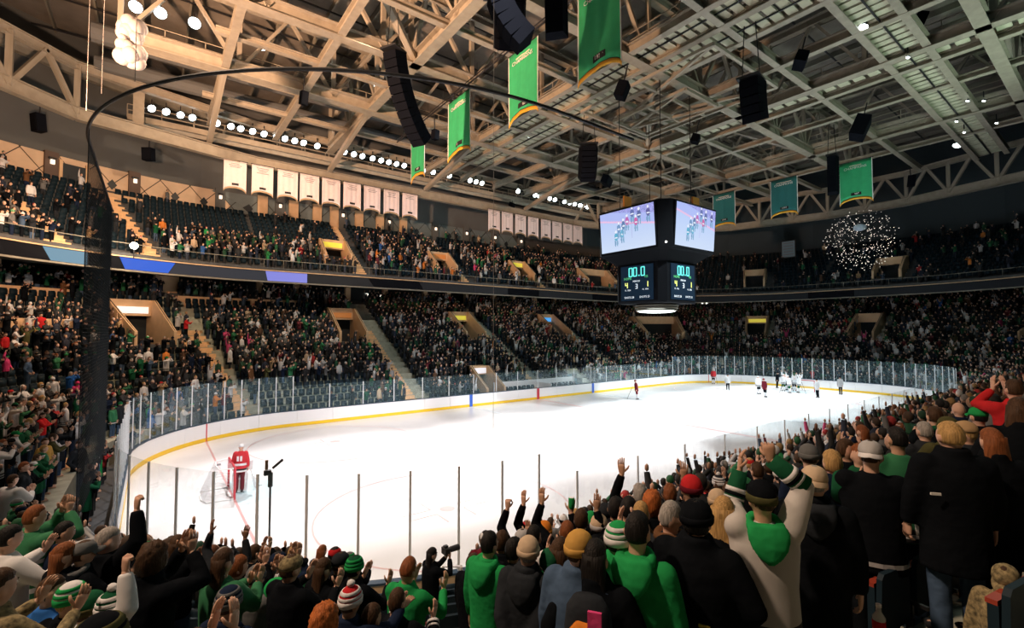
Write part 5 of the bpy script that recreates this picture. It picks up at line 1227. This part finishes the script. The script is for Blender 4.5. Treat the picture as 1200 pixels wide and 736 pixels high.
 (48,367,28.5,'stand','jacket','red','black',('short','black',N,N,N),'person in bright red jacket high in the left stands',dict(face=-.9)),
 (1180,655,3.3,'stand','jacket','camo','brown',('crop','brown','cap','camo',N),'person bending down in camouflage cap and jacket by the aisle at right',dict(face=2.4,hmin=.9,hmax=1.3,hpitch=-.5)),
]
rngH = random.Random(4)
for (u, v, D, pose, style, jm, tm, head, label, op) in HERO:
    b = place(u, v, D, op.get('hmin', 1.62), op.get('hmax', 1.92)); _, DD, q, f, h = b
    fc = facing(q[0], q[1])+(op.get('face', rngH.uniform(-.15, .3)))
    skin = 0 if rngH.random() < .75 else 1
    bend = 0
    Hh = h
    if h < 1.35: f -= (1.42-h); Hh = 1.42            # children and people standing a step lower
    o = person((q[0], q[1], f), fc, Hh, pose, style, jm, tm, head, skin, label, None, op.get('hyaw', rngH.uniform(-.25, .25)), op.get('hpitch', 0), op.get('extra', ()), op.get('lean', 0), shoes=op.get('shoes', False), wide=op.get('wide', 1))
    HEROPOS.append((q[0], q[1], DD, u, v))
    if DBG: print('HERO %-40s D %.2f->%.2f h %.2f floor %.2f' % (label[:40], D, DD, h, f))
# things they hold
def held(o, pose, k): side, sh, e, w, hh = arms(pose)[k]; f = np.array(hh[0], float); f /= np.linalg.norm(f); return o.matrix_basis @ Vector(w+f*.08), o
by_label = {o['label']: o for o in PEOPLE}
p, _ = held(by_label['person in an orange hat raising both arms, green can in hand'], 'up', 0)
c = empty('drink_can', p+Vector((0,0,.02)), 'green drink can held up against the ice', 'can'); MB().tube([(0,0,-.06),(0,0,-.05),(0,0,.05),(0,0,.06)], [.028,.034,.034,.028], CL['green'], 12).build('can_body', c, True); MB().tube([(0,0,.058),(0,0,.062)], .026, ALU, 10).build('lid', c)
ph = by_label['person all in black aiming a camera across the ice']; hm = ph.matrix_basis @ Vector((0, .30, 1.63))
c = empty('photo_camera', hm, 'black photo camera with long lens aimed over the ice', 'camera', rot=(0, 0, ph.rotation_euler.z)); MB().box((0,0,0), (.15,.08,.10), BLACKP).build('camera_body', c); MB().tube([(0,.04,0),(0,.08,0),(0,.09,0),(0,.24,0)], [.038,.04,.045,.048], BLACKP, 12).build('lens', c); MB().box((0,0,.065), (.06,.06,.04), BLACKP).build('viewfinder', c)

# ------------------------------------------------------------------ seats and the rest of the crowd
rng = random.Random(11)
PAL = ['black']*46+['charcoal']*16+['navy']*14+['darkgreen']*9+['greenjersey']*6+['green']*1+['white']*6+['whitejersey']*7+['grey']*4+['lightgrey']*3+['tan']+['brown']*2+['red']+['maroon']*2+['blue']+['denim']*2+['beige']+['orange']+['pink']+['olive']
def rgb(n): return {'greenjersey': (.015,.15,.06), 'whitejersey': (.68,.68,.7)}.get(n) or tuple(bpy.data.materials['cloth_'+n].node_tree.nodes['Principled BSDF'].inputs['Base Color'].default_value)[:3]
seats = []                                   # x, y, z, s, d, row, deck
def gather(nrow, d0, dd, z0, dz, voms, aisles, deck, srs):
    for i in range(nrow):
        d = d0+dd*i; dm = d+dd*.55
        for a, b in srs:
            s = a
            while s < b:
                x, y, nx, ny = base(s); px, py = x+nx*dm, y+ny*dm
                r = 1.0
                if (abs(x) > A_+.01) and (abs(y) > B_+.01): r = RC/(RC+dm)
                s += .54*r
                if any(sdist(s, v[0]) < v[3]+.3*r and v[1]-.9 < dm < v[2]+.3 for v in voms): continue
                if any(sdist(s, q) < (.9 if r == 1 else .55*r+.03) for q in aisles): continue
                z = rowz(i, s) if deck == 0 else z0+dz*i
                u, v, w = project(px, py, z+1.2)
                if w < 1.6 or not (-60 < u < 1260) or v > 860: continue
                seats.append((px, py, z, s % PER, dm, i, deck, w, u, v, math.atan2(-ny, -nx)))
gather(NROW, ROW0, ROWD, .3, ROWR, VLOW+VTUN, AISL, 0, [(0, PER)])
gather(NUP, UD0, UDD, 12.3, UDR, VUP, AISUP, 1, [(0, 40), (PER-62, PER)])
for k_ in range(16):
    s_g = 31.5+k_*.62; x, y, nx, ny = base(s_g); t_ = (x+nx*.95, y+ny*.95, 0.0); u_, v_, w_ = project(t_[0], t_[1], 1.2)
    seats.append((t_[0], t_[1], 0.0, s_g, 1.2, 0, 2, w_, u_, v_, math.atan2(-ny, -nx)))
SIL = [(-80,0),(150,0),(151,628),(200,630),(260,642),(330,642),(400,642),(430,664),(500,664),(545,648),(570,622),(610,612),(650,608),(690,594),(730,577),(760,570),(800,552),(830,540),(880,520),(930,508),(1000,490),(1030,474),(1080,452),(1120,436),(1160,420),(1300,395)]
def sil(u):
    for (a, b), (c, d) in zip(SIL, SIL[1:]):
        if a <= u <= c: return b+(d-b)*(u-a)/(c-a)
    return 0
def occ(t):
    px, py, z, s, d, i, deck, w, u, v, f = t
    if deck == 2: return .85
    if deck == 0:
        if 16.0 < s < 23.6 and d < 5.2: return .06
        if 28 < s < 35 and 4.6 < d < 7.2: return .25
        if s < 28 and 24.8 < s and d < 11: return .62
        if s > 100 and s < PER-38: return .8
        if (s < 6 or s > PER-9) and d < 3.6: return 0
        if 15.5 < s < 31 and 14.6 < d < 17.5: return .22
        return .88
    if 27.9 < s < 37: return .86 if i < 8 else .3
    if 13.2 < s < 25.2: return (.72 if i < 5 else .04)
    if s < 13.2: return .72 if i < 9 else .12
    if s > PER-26: return .62 if i < 9 else .1
    return .14
people_c, empty_seats, HT = [], [], {}
for t in seats:
    px, py, z, s, d, i, deck, w, u, v, f = t
    if deck == 0 and CUM[3] < s < CUM[5]:
        # the near stands: nobody higher than the crowd's outline in the photo, nobody in front of the lens
        tu, tv, _ = project(px, py, z+1.82)
        top = sil(u)-3
        if tv < top and w > 5:
            k_ = 1.82-(top-tv)*w/556
            if k_ > 1.42: HT[id(t)] = k_; tv = top
        blocked = tv < top or w < 3.0 or (w < 4.4 and tv < 700 and not 200 < u < 560) or any((px-h[0])**2+(py-h[1])**2 < .30 for h in HEROPOS) or (d > 8.4 and w < 7)
        if any(abs(u-h[3]) < 30*3.2/h[2] and h[4]-8 < tv < h[4]+55*3.2/h[2] and w < h[2]-.2 for h in HEROPOS): blocked = True
        if 1045 < u < 1200 and v > 560: blocked = True
        if 500 < u < 552 and tv > 600 and w > 6: blocked = True
    else: blocked = any((px-h[0])**2+(py-h[1])**2 < .35 for h in HEROPOS)
    if not blocked and rng.random() < occ(t): people_c.append(t)
    else: empty_seats.append(t)
# which of them show largest: a coarse depth buffer, nearest first
people_c.sort(key=lambda t: t[7]); buf = np.zeros((368, 600), bool)
def stamp(u, v, w):
    ph_ = .95*556/w/2; pw = .46*556/w/2; a, b = int(max(0, u/2-pw/2)), int(min(600, u/2+pw/2+1)); c, d = int(max(0, v/2)), int(min(368, v/2+ph_+1))
    if a >= b or c >= d: return 0
    r = buf[c:d, a:b]; n = r.size-int(r.sum()); r[:] = True; return n
items = sorted([(h[2], 'h', h) for h in HEROPOS]+[(t[7], 'p', t) for t in people_c], key=lambda x: x[0]); shown = []
for w, kind, t in items:
    if kind == 'h': stamp(t[3], t[4], w)
    else:
        u, v, _ = project(t[0], t[1], t[2]+1.78); shown.append((stamp(u, v, w), t))
NIND = 300-len(HERO)-13
shown.sort(key=lambda x: -x[0]); indiv = [t for n, t in shown[:NIND] if n > 2]; rest = [t for n, t in shown[len(indiv):]]
NUMW = ['front','second','third','fourth','fifth','sixth','seventh','eighth','ninth','tenth','eleventh','twelfth','thirteenth','fourteenth','fifteenth','sixteenth','seventeenth','eighteenth','nineteenth','twentieth','top']
PTXT = dict(stand='standing', clap='clapping', claphigh='clapping high', clapopen='clapping', fist='fist raised', up='arms up', pockets='hands pocketed', phone='phone raised', onehand='hand raised', point='reaching out')
CTXT = dict(greenjersey='green jersey', whitejersey='white jersey', darkgreen='dark green jacket', lightgrey='light grey jacket')
seen = {}
for t in sorted(indiv, key=lambda t: (t[5], t[8])):
    px, py, z, s, d, i, deck, w, u, v, f = t
    pose = rng.choice(['clap']*5+['claphigh']*4+['clapopen']*4+['stand']*4+['pockets']*2+['fist', 'up', 'phone', 'onehand']); c = rng.choice(PAL)
    style = 'jersey' if 'jersey' in c else rng.choice(['jacket', 'jacket', 'coat', 'hoodie'])
    hk = rng.choice(['short']*4+['crop']*3+['messy']*2+['long']*3+['curly', 'pony']); hc = rng.choice(['black','brown','brown','brown','auburn','blond','grey'])
    hat = rng.choice([None]*6+['beanie', 'bandbeanie', 'pombandbeanie', 'cap', 'cap', 'beanie']); hm = rng.choice(['black','green','darkgreen','grey','white','navy','red','charcoal']); hm2 = rng.choice(['white','black','green','lightgrey'])
    zone = 'left stands' if CUM[1]+6 < s < CUM[3]+3 else ('corner stands' if s < CUM[4] and s > CUM[3] else ('near stands' if s < CUM[5] else 'far stands'))
    k = (zone, i); seen[k] = seen.get(k, 0)+1
    hd = ('%s %s' % (hm, {'cap': 'cap'}.get(hat, 'beanie'))) if hat else ('%s hair' % hc)
    ct = CTXT.get(c) or '%s %s' % (c, style)
    lab = '%s, %s, %s, %s %s row, number %d' % (ct, hd, PTXT[pose], NUMW[i], zone, seen[k])
    H = HT.get(id(t)) or rng.uniform(1.62, 1.86)
    fc = facing(px, py)*.75+.25*f if abs(facing(px, py)-f) < 3 else facing(px, py)
    person((px, py, z), fc+rng.uniform(-.35, .35), H, pose, style, c, rng.choice(['black','denim','charcoal','navy']), (hk, hc, hat, hm, hm2), 0 if rng.random() < .8 else rng.choice((1, 2)), 'person in '+lab, 'crowd in the lower stands', rng.uniform(-.6, .6))
# everyone else: one mesh of small complete figures with a colour per face
def mini(pose):
    mb = MB(); roles = ['jacket', 'skin', 'hair', 'legs', 'hat']; mm = {r: bpy.data.materials.new(r) for r in roles}
    mb.rings([ellring(z, a, b, 0, 7) for z, a, b in ((.78,.19,.15),(1.1,.19,.145),(1.36,.215,.14),(1.45,.12,.09),(1.52,.055,.055))], mm['jacket'])
    mb.rings([ellring(z, a, b, 0, 5) for z, a, b in ((.0,.15,.10),(.45,.15,.10),(.8,.17,.12))], mm['legs'], False)
    mb.ell((0,.022,1.63), (.078,.095,.118), mm['skin'], 7, 5); mb.ell((0,-.012,1.665), (.086,.098,.105), mm['hair'], 7, 5)
    A = {'down': ((.25,.05,.85),(-.25,.05,.85)), 'clap': ((.05,.34,1.30),(-.05,.34,1.30)), 'high': ((.07,.24,1.62),(-.07,.24,1.62)), 'up': ((.3,.08,1.95),(-.3,.08,1.95)), 'one': ((.26,.1,1.95),(-.2,.2,1.0))}[pose]
    for sd, w in zip((1, -1), A):
        sh = np.array((.18*sd, 0, 1.42)); e, w = ik(sh, w, .29, .255, (sd*.7, -.3, -.9)); mb.tube([sh, e, w], [.078,.062,.048], mm['jacket'], 4, False); mb.ell(w+(0,.02,.07), (.04,.03,.07), mm['skin'], 4, 3)
    V = np.array(mb.v); nf = len(mb.f); lens = np.array([len(f) for f in mb.f]); idx = np.concatenate([np.array(f) for f in mb.f]); rl = np.array([roles.index(mb.mats[k].name.split('.')[0]) for k in mb.m])
    for m in mm.values(): bpy.data.materials.remove(m)
    return V, lens, idx, rl
MINI = [mini(p) for p in ('down', 'clap', 'clap', 'high', 'up', 'one')]
def massmesh(name, V, lens, idx, fcol, m):
    me = bpy.data.meshes.new(name); me.vertices.add(len(V)); me.vertices.foreach_set('co', V.astype(np.float32).ravel()); me.loops.add(len(idx)); me.loops.foreach_set('vertex_index', idx.astype(np.int32))
    st = np.concatenate([[0], np.cumsum(lens)[:-1]]).astype(np.int32); me.polygons.add(len(lens)); me.polygons.foreach_set('loop_start', st); me.polygons.foreach_set('loop_total', lens.astype(np.int32)); me.update(calc_edges=True); me.validate()
    if fcol is not None:
        at_ = me.attributes.new('col', 'FLOAT_COLOR', 'FACE'); at_.data.foreach_set('color', np.concatenate([fcol, np.ones((len(fcol), 1))], 1).astype(np.float32).ravel())
    me.materials.append(m); return me
nr = np.random.RandomState(2); Vs, Ls, Is, Cs = [], [], [], []; off = 0
HC_ = [(.012,.010,.01)]*4+[(.05,.027,.014)]*5+[(.18,.06,.02),(.36,.22,.09),(.3,.28,.26),(.012,.11,.04),(.6,.6,.6),(.01,.06,.03),(.4,.03,.03)]
SK_ = [(.68,.42,.31)]*6+[(.5,.29,.19)]*2+[(.2,.1,.06)]
for t in rest:
    px, py, z, s, d, i, deck, w, u, v, f = t
    V, ln, ix, rl = MINI[nr.choice(6, p=[.27,.22,.18,.2,.06,.07])]
    fc = facing(px, py)*.6+.4*f+nr.uniform(-.5, .5) if abs(facing(px, py)-f) < 3 else f
    k = (HT[id(t)]/1.78 if id(t) in HT else nr.uniform(.90, 1.06)); a = fc-math.pi/2; ca, sa = math.cos(a), math.sin(a)
    P = np.stack([(V[:,0]*ca-V[:,1]*sa)*k+px+nr.uniform(-.06,.06), (V[:,0]*sa+V[:,1]*ca)*k+py, V[:,2]*k+z], 1)
    cols = np.array([rgb(PAL[nr.randint(len(PAL))]), SK_[nr.randint(len(SK_))], HC_[nr.randint(len(HC_))], [(.012,.012,.015),(.03,.045,.08),(.02,.02,.022)][nr.randint(3)], (0,0,0)])*nr.uniform(.6, 1.05)
    Vs.append(P); Ls.append(ln); Is.append(ix+off); Cs.append(cols[rl]); off += len(V)
CROWDM = attr_mat('crowd_cloth', 'col', .8)
cw = ob('crowd', massmesh('crowd', np.concatenate(Vs), np.concatenate(Ls), np.concatenate(Is), np.concatenate(Cs), CROWDM), None, 'packed crowd of small figures filling the far stands and upper deck', 'crowd', None, 'stuff')
# seats: the nearest empty ones one by one, the rest joined
def seat_parts():
    mb = MB(); mb.rings([[(x*w_, y, z) for x, y in ((-1,-.02),(1,-.02),(1,.02),(-1,.02))] for z, w_, in ((.38,.21),(.60,.22),(.80,.205),(.84,.17))], SEATM)
    mb2 = MB(); mb2.rings([[(x*.205, y+.06, z) for x, y in ((-1,-.025),(1,-.025),(1,.03),(-1,.03))] for z in (.36,.55,.72)], SEATM)
    mb3 = MB(); mb3.box((0, .07, .735), (.41, .06, .03), mat('seat_edge_red', (.30,.04,.02), .5))
    mb4 = MB(); mb4.box((.25, .02, .52), (.03, .30, .03), BLACK); mb4.box((.25, 0, .26), (.03, .05, .52), BLACK)
    return [('backrest', mb), ('seat_pan', mb2), ('pan_edge', mb3), ('armrest', mb4)]
SP = [(n, mb.mesh(n), mb) for n, mb in seat_parts()]
seats = [t for t in seats if t[6] != 2]
near_seats = [t for t in sorted(seats, key=lambda t: t[7]) if t[6] == 0 and t[7] < 9.5 and -20 < t[8] < 1225 and t[9] < 800][:110]
ns = set(id(t) for t in near_seats)
seatno = {}
for t in near_seats:
    px, py, z, s, d, i, deck, w, u, v, f = t; x, y, nx, ny = base(s)
    e = empty('stadium_seat', (px+nx*.30, py+ny*.30, z), 'dark folded stadium seat with red brown edge, %s row of the near stands, %s one' % (NUMW[i], nth(seatno.setdefault(i, 0))), 'seat', 'folding seats in the near stands', rot=(0, 0, f-math.pi/2))
    seatno[i] += 1
    for n, me, _ in SP: ob(n, me, e)
SVm = np.array([p for _, _, mb in SP[:2] for p in mb.v]); fl_, o_ = [], 0
for _, _, mb in SP[:2]: fl_ += [tuple(i+o_ for i in f) for f in mb.f]; o_ += len(mb.v)
ln = np.array([len(f) for f in fl_]); ix = np.concatenate([np.array(f) for f in fl_])
for deck, lab in ((0, 'rows of dark folded seats in the lower stands'), (1, 'rows of dark folded seats in the upper deck')):
    Vs, Ls, Is, off = [], [], [], 0
    for t in seats:
        if id(t) in ns or t[6] != deck: continue
        px, py, z, s, d, i, _, w, u, v, f = t; x, y, nx, ny = base(s); a = f-math.pi/2; ca, sa = math.cos(a), math.sin(a)
        Vs.append(np.stack([SVm[:,0]*ca-SVm[:,1]*sa+px+nx*.30, SVm[:,0]*sa+SVm[:,1]*ca+py+ny*.30, SVm[:,2]+z], 1)); Ls.append(ln); Is.append(ix+off); off += len(SVm)
    ob('seat_rows', massmesh('seat_rows', np.concatenate(Vs), np.concatenate(Ls), np.concatenate(Is), None, SEATM), None, lab, 'seats', None, 'stuff')
if DBG: print('SEATS', len(seats), 'indiv', len(indiv), 'rest', len(rest))
# ------------------------------------------------------------------ players, referees, goals on the ice
def skater(loc, face, jm, tm, helm, label, pose='stand', H=1.92, group=None, lean=.12, stick=True, goalie=False, crouch=1.0, sock='white'):
    o = ob('hockey_player' if stick else 'referee', body_mesh(pose), None, label, 'player' if stick else 'referee', group)
    k = H/1.80; o.location = loc; o.rotation_euler = (0, 0, face-math.pi/2); o.scale = (k, k, k*crouch)
    R = Matrix.Translation((0,0,.04)) @ Matrix.Rotation(-lean, 4, 'X'); o.matrix_world = Matrix.Translation(loc) @ Matrix.Rotation(face-math.pi/2, 4, 'Z') @ R @ Matrix.Diagonal((k, k, k*crouch, 1))
    setmat(o, SKIN[0]); child('jersey', jacket_mesh('jersey', pose), o, CL[jm]); child('trousers', trouser_mesh(), o, CL[tm])
    child('helmet', hatmesh('cap'), o, CL[helm], Matrix.Translation(HC) @ Matrix.Diagonal((1.12, 1.12, 1.1, 1)))
    for sx in (-1, 1):
        s_ = child('skate', shoe_mesh(), o, BLACKP, Matrix.Translation((sx*.1, 0, .0))); MB().box((0, .03, -.015), (.008, .26, .035), ALU).build('blade', s_)
        if stick: MB().tube([(sx*.098, .005, .12), (sx*.098, .02, .46)], [.072, .082], CL[sock], 10).build('sock', o)
    if stick and not goalie:
        MB().tube([(.18, .30, 1.15), (.30, .75, .35), (.34, .90, .03)], .016, BLACK, 6).build('stick', o)
    if goalie:
        mb = MB(); mb.rings([ellring(z, .232, .182) for z in (.98, 1.06)], CL['white'], False); mb.build('jersey_band', o); MB().box((-.05, -.168, 1.24), (.07, .02, .18), CL['white']).build('back_number', o); MB().box((.06, -.168, 1.24), (.07, .02, .18), CL['white']).build('back_number', o)
        for sx in (-1, 1): MB().rings([[(sx*.115+a*x, y+.06, z) for x, y in ((-1,-.06),(1,-.06),(1,.06),(-1,.06))] for z, a in ((.03,.13),(.3,.135),(.62,.14),(.78,.11))], CL['white']).build('leg_pad', o)
        st = MB(); st.tube([(.24, .2, 1.0), (.36, .45, .42)], .016, CL['white'], 6); st.bar((.36, .45, .45), (.42, .58, .06), .03, .09, CL['white']); st.bar((.42, .58, .06), (.62, .74, .04), .03, .09, CL['white']); st.build('goalie_stick', o)
        MB().box((.30, .12, .95), (.20, .08, .34), CL['white']).build('blocker', o); MB().ell((-.34, .12, .98), (.12, .08, .15), CL['red'], 10, 7).build('catching_glove', o)
        cage = MB()
        for k_ in range(5): a = -.8+.4*k_; cage.tube([HC+(.09*math.sin(a), .11*math.cos(a), .04), HC+(.085*math.sin(a), .12*math.cos(a), -.04), HC+(.06*math.sin(a), .10*math.cos(a), -.11)], .004, ALU, 4)
        cage.build('mask_cage', o)
    return o
def on_ice(u, v):
    r = ray(u, v); t = -CP[2]/r[2]; q = CP+r*t; return (q[0], q[1], 0)
skater(on_ice(280, 578), 1.2, 'redjersey', 'maroon', 'white', 'goaltender in red and white standing beside the near goal', 'stand', 1.93, None, .10, True, True, sock='maroon')
skater(on_ice(747.5, 468.5), 2.4, 'maroon', 'maroon', 'maroon', 'player in dark red skating alone at mid ice', group=None)
skater(on_ice(836, 450.5), .4, 'redjersey', 'black', 'white', 'player in red and black at the far boards')
skater(on_ice(897.5, 466), 2.8, 'maroon', 'black', 'maroon', 'player in dark red beside a white player near the far goal')
skater(on_ice(890, 462.5), 1.0, 'whitejersey', 'black', 'white', 'white player with stick left of the dark red one')
HUD = [(918,459),(922,457.5),(926,461),(931,458.5),(935,460.5),(929,456.5)]
for k, (u, v) in enumerate(HUD):
    skater(on_ice(u, v), .3+k*1.1, 'whitejersey', ('darkgreen', 'black')[k % 2], ('white', 'darkgreen')[k % 2], 'white jersey player in the celebrating huddle, %s from the left' % ('first', 'second', 'third', 'fifth', 'sixth', 'fourth')[k], ('clap', 'up', 'claphigh')[k % 3], group='players in the huddle')
for u, v, f, l in ((853, 457.5, .5, 'official in striped shirt bending forward on the ice'), (910.5, 455, -1.5, 'official in black standing left of the huddle'), (958.5, 466.5, 2.6, 'official in pale striped shirt right of the far goal'), (985.5, 462.5, 2.9, 'official in dark trousers farthest to the right on the ice')):
    skater(on_ice(u, v), f, 'black' if u == 910.5 else 'lightgrey', 'black', 'black', l, 'stand', 1.88, 'officials', .45 if u == 853 else .05, False)
NETW = mat('goal_net_cord', (.75,.75,.78), .8)
def goal(sx, label):
    g = empty('hockey_goal', (sx*27.13, 0, 0), label, 'goal'); b = sx
    for sy in (-1, 1): MB().tube([(0, sy*.915, 0), (0, sy*.915, 1.22)], .045, REDP, 10).build('post', g)
    MB().tube([(0, -.915, 1.22), (0, .915, 1.22)], .04, REDP, 10).build('crossbar', g)
    MB().tube([(0, -.915, .03), (b*.9, -.8, .03), (b*1.05, -.3, .03), (b*1.05, .3, .03), (b*.9, .8, .03), (0, .915, .03)], .035, WHITE, 8).build('base_frame', g)
    MB().tube([(0, -.915, 1.2), (b*.5, -.75, 1.18), (b*.55, 0, 1.18), (b*.5, .75, 1.18), (0, .915, 1.2)], .025, WHITE, 8).build('top_frame', g)
    mb = MB()
    for k in range(19):
        y = -.85+k*.0945; mb.tube([(b*.53, y*.9, 1.17), (b*1.02, y*.95, .04)], .005, NETW, 3, False); mb.tube([(0, y, 1.2), (b*.53, y*.9, 1.17)], .005, NETW, 3, False)
    for k in range(10):
        f = k/10; mb.tube([(0, -.9, .05+f*1.15), (b*(1.0-.5*f), -.82, .05+f*1.12), (b*(1.0-.5*f), .82, .05+f*1.12), (0, .9, .05+f*1.15)], .005, NETW, 3, False)
    mb.build('goal_net', g)['kind'] = 'stuff'
    if sx < 0:
        return g
goal(-1, 'near hockey goal with red posts beside the goaltender'); goal(1, 'far hockey goal with red posts beside the huddle')
bt = empty('water_bottle', on_ice(254, 546), 'small dark water bottle lying on the ice behind the near goal', 'bottle'); MB().tube([(0,0,.04),(.16,.05,.04)], .045, BLACKP, 8).build('bottle_body', bt); MB().tube([(.16,.05,.04),(.21,.066,.04)], .02, WHITE, 8).build('cap', bt)
# ------------------------------------------------------------------ boom microphone on the near glass
q = at(317, 555, 10.4); mc = empty('microphone_stand', (q[0], q[1], 0), 'thin black pole with two microphones standing at the near glass', 'microphone stand')
MB().tube([(0,0,0),(0,0,q[2]-.3),(0,0,q[2]-.28),(0,0,q[2]+.02)], [.022,.022,.05,.05], BLACK, 8).build('pole', mc)
mk = MB(); mk.box((-.06, 0, q[2]+.03), (.14, .1, .1), BLACKP); mk.build('clamp', mc)
MB().tube([(-.08,0,q[2]+.10),(-.08,0,q[2]+.30)], .032, mat('brown_foam', (.16,.10,.06), .9), 8).build('microphone', mc)
a_ = Vector((RGT[0], RGT[1], 0)); MB().tube([tuple(a_*.05+Vector((0,0,q[2]+.12))), tuple(a_*.26+Vector((0,0,q[2]+.30)))], .028, BLACKP, 8).build('microphone', mc)
# ------------------------------------------------------------------ railings and clutter of the near stands
def railing(name, pts, label, hgt=.95, m=BLACK, nmid=2, bal=None):
    r = empty(name, tuple(pts[0]), label, 'railing'); im = Matrix.Translation(-Vector(pts[0]))
    mb = MB()
    for p_, q_ in zip(pts, pts[1:]):
        for k in range(nmid+1): e = Vector((0,0,hgt*(k+1)/(nmid+1))); mb.tube([Vector(p_)+e, Vector(q_)+e], .022, m, 6)
    mb.build('rails', r).matrix_parent_inverse = im
    for p_ in pts:
        MB().tube([p_, Vector(p_)+Vector((0,0,hgt))], .025, m, 6).build('post', r).matrix_parent_inverse = im
    return r
railing('railing', [pt(s, 2.6, rowz(1, s)) for s in (30.2, 31.6, 33.0, 34.4)], 'black railing along the front walkway of the left stands, farther one')
railing('railing', [pt(s, 3.3, rowz(2, s)) for s in (35.0, 36.6, 38.2)], 'black railing along the front walkway of the left stands, nearer one')
railing('railing', [pt(56.6, 1.7, rowz(0, 56)), pt(56.6, 3.3, rowz(2, 56)), pt(56.6, 5.0, rowz(4, 56))], 'pale metal stair railing in front of the near boards', .9, ALU, 1)
railing('railing', [pt(54.9, 1.7, rowz(0, 55)), pt(54.9, 3.3, rowz(2, 55))], 'short pale metal railing below the photographer', .9, ALU, 1)
for k, (a, b, c) in enumerate(((24.95, 5, 9), (25.0, 1, 4))):
    railing('railing', [pt(a, ROW0+ROWD*j, rowz(j)) for j in range(b, c)], 'black handrail on the tan stairs beside the nearest stairwell, %s part' % ('upper', 'lower')[k], 1.0, BLACK, 2)
for k, (u, v, D, m, l) in enumerate(((1060, 656, 4.6, 'denim', 'crumpled blue jacket left on a near seat'), (1048, 698, 3.9, 'grey', 'grey bag on the steps by the aisle'))):
    q = CP+ray(u, v)*D; f, s, d = floor_at(q[0], q[1]); mb = MB(); rg = random.Random(k); mb.ell((q[0], q[1], f+.10), (.26, .18, .11), CL[m], 14, 9, lambda p: p*(1+.22*math.sin(p[0]*5+k)*math.sin(p[1]*7+p[2]*4))); mb.build('jacket_bundle' if k == 0 else 'bag', smooth=True, label=l, cat='jacket' if k == 0 else 'bag')
q = CP+ray(1030, 728)*3.4; f, s, d = floor_at(q[0], q[1]); bt = empty('drink_bottle', (q[0], q[1], q[2]-.1), 'small bottle with red label at the bottom edge right of center', 'bottle')
MB().rings([[(r_*math.cos(a*.6283), r_*math.sin(a*.6283), z) for a in range(10)] for z, r_ in ((0,.035),(.02,.04),(.13,.04),(.17,.016),(.20,.015))], mat('clear_plastic', (.6,.62,.62), .2)).build('bottle_body', bt, True); MB().tube([(0,0,.05),(0,0,.11)], .0415, CL['red'], 12).build('bottle_label', bt); MB().tube([(0,0,.20),(0,0,.22)], .018, WHITE, 8).build('cap', bt)
cup = empty('paper_cup', (CP+ray(1079, 628)*4.2)[0:3].tolist(), 'small white paper cup left on a seat by the aisle', 'cup'); MB().rings([[(r_*math.cos(a*.6283), r_*math.sin(a*.6283), z) for a in range(10)] for z, r_ in ((0,.03),(.1,.042))], WHITE).build('cup_body', cup, True); MB().tube([(0,0,.098),(0,0,.106)], .044, WHITE, 12).build('rim', cup)
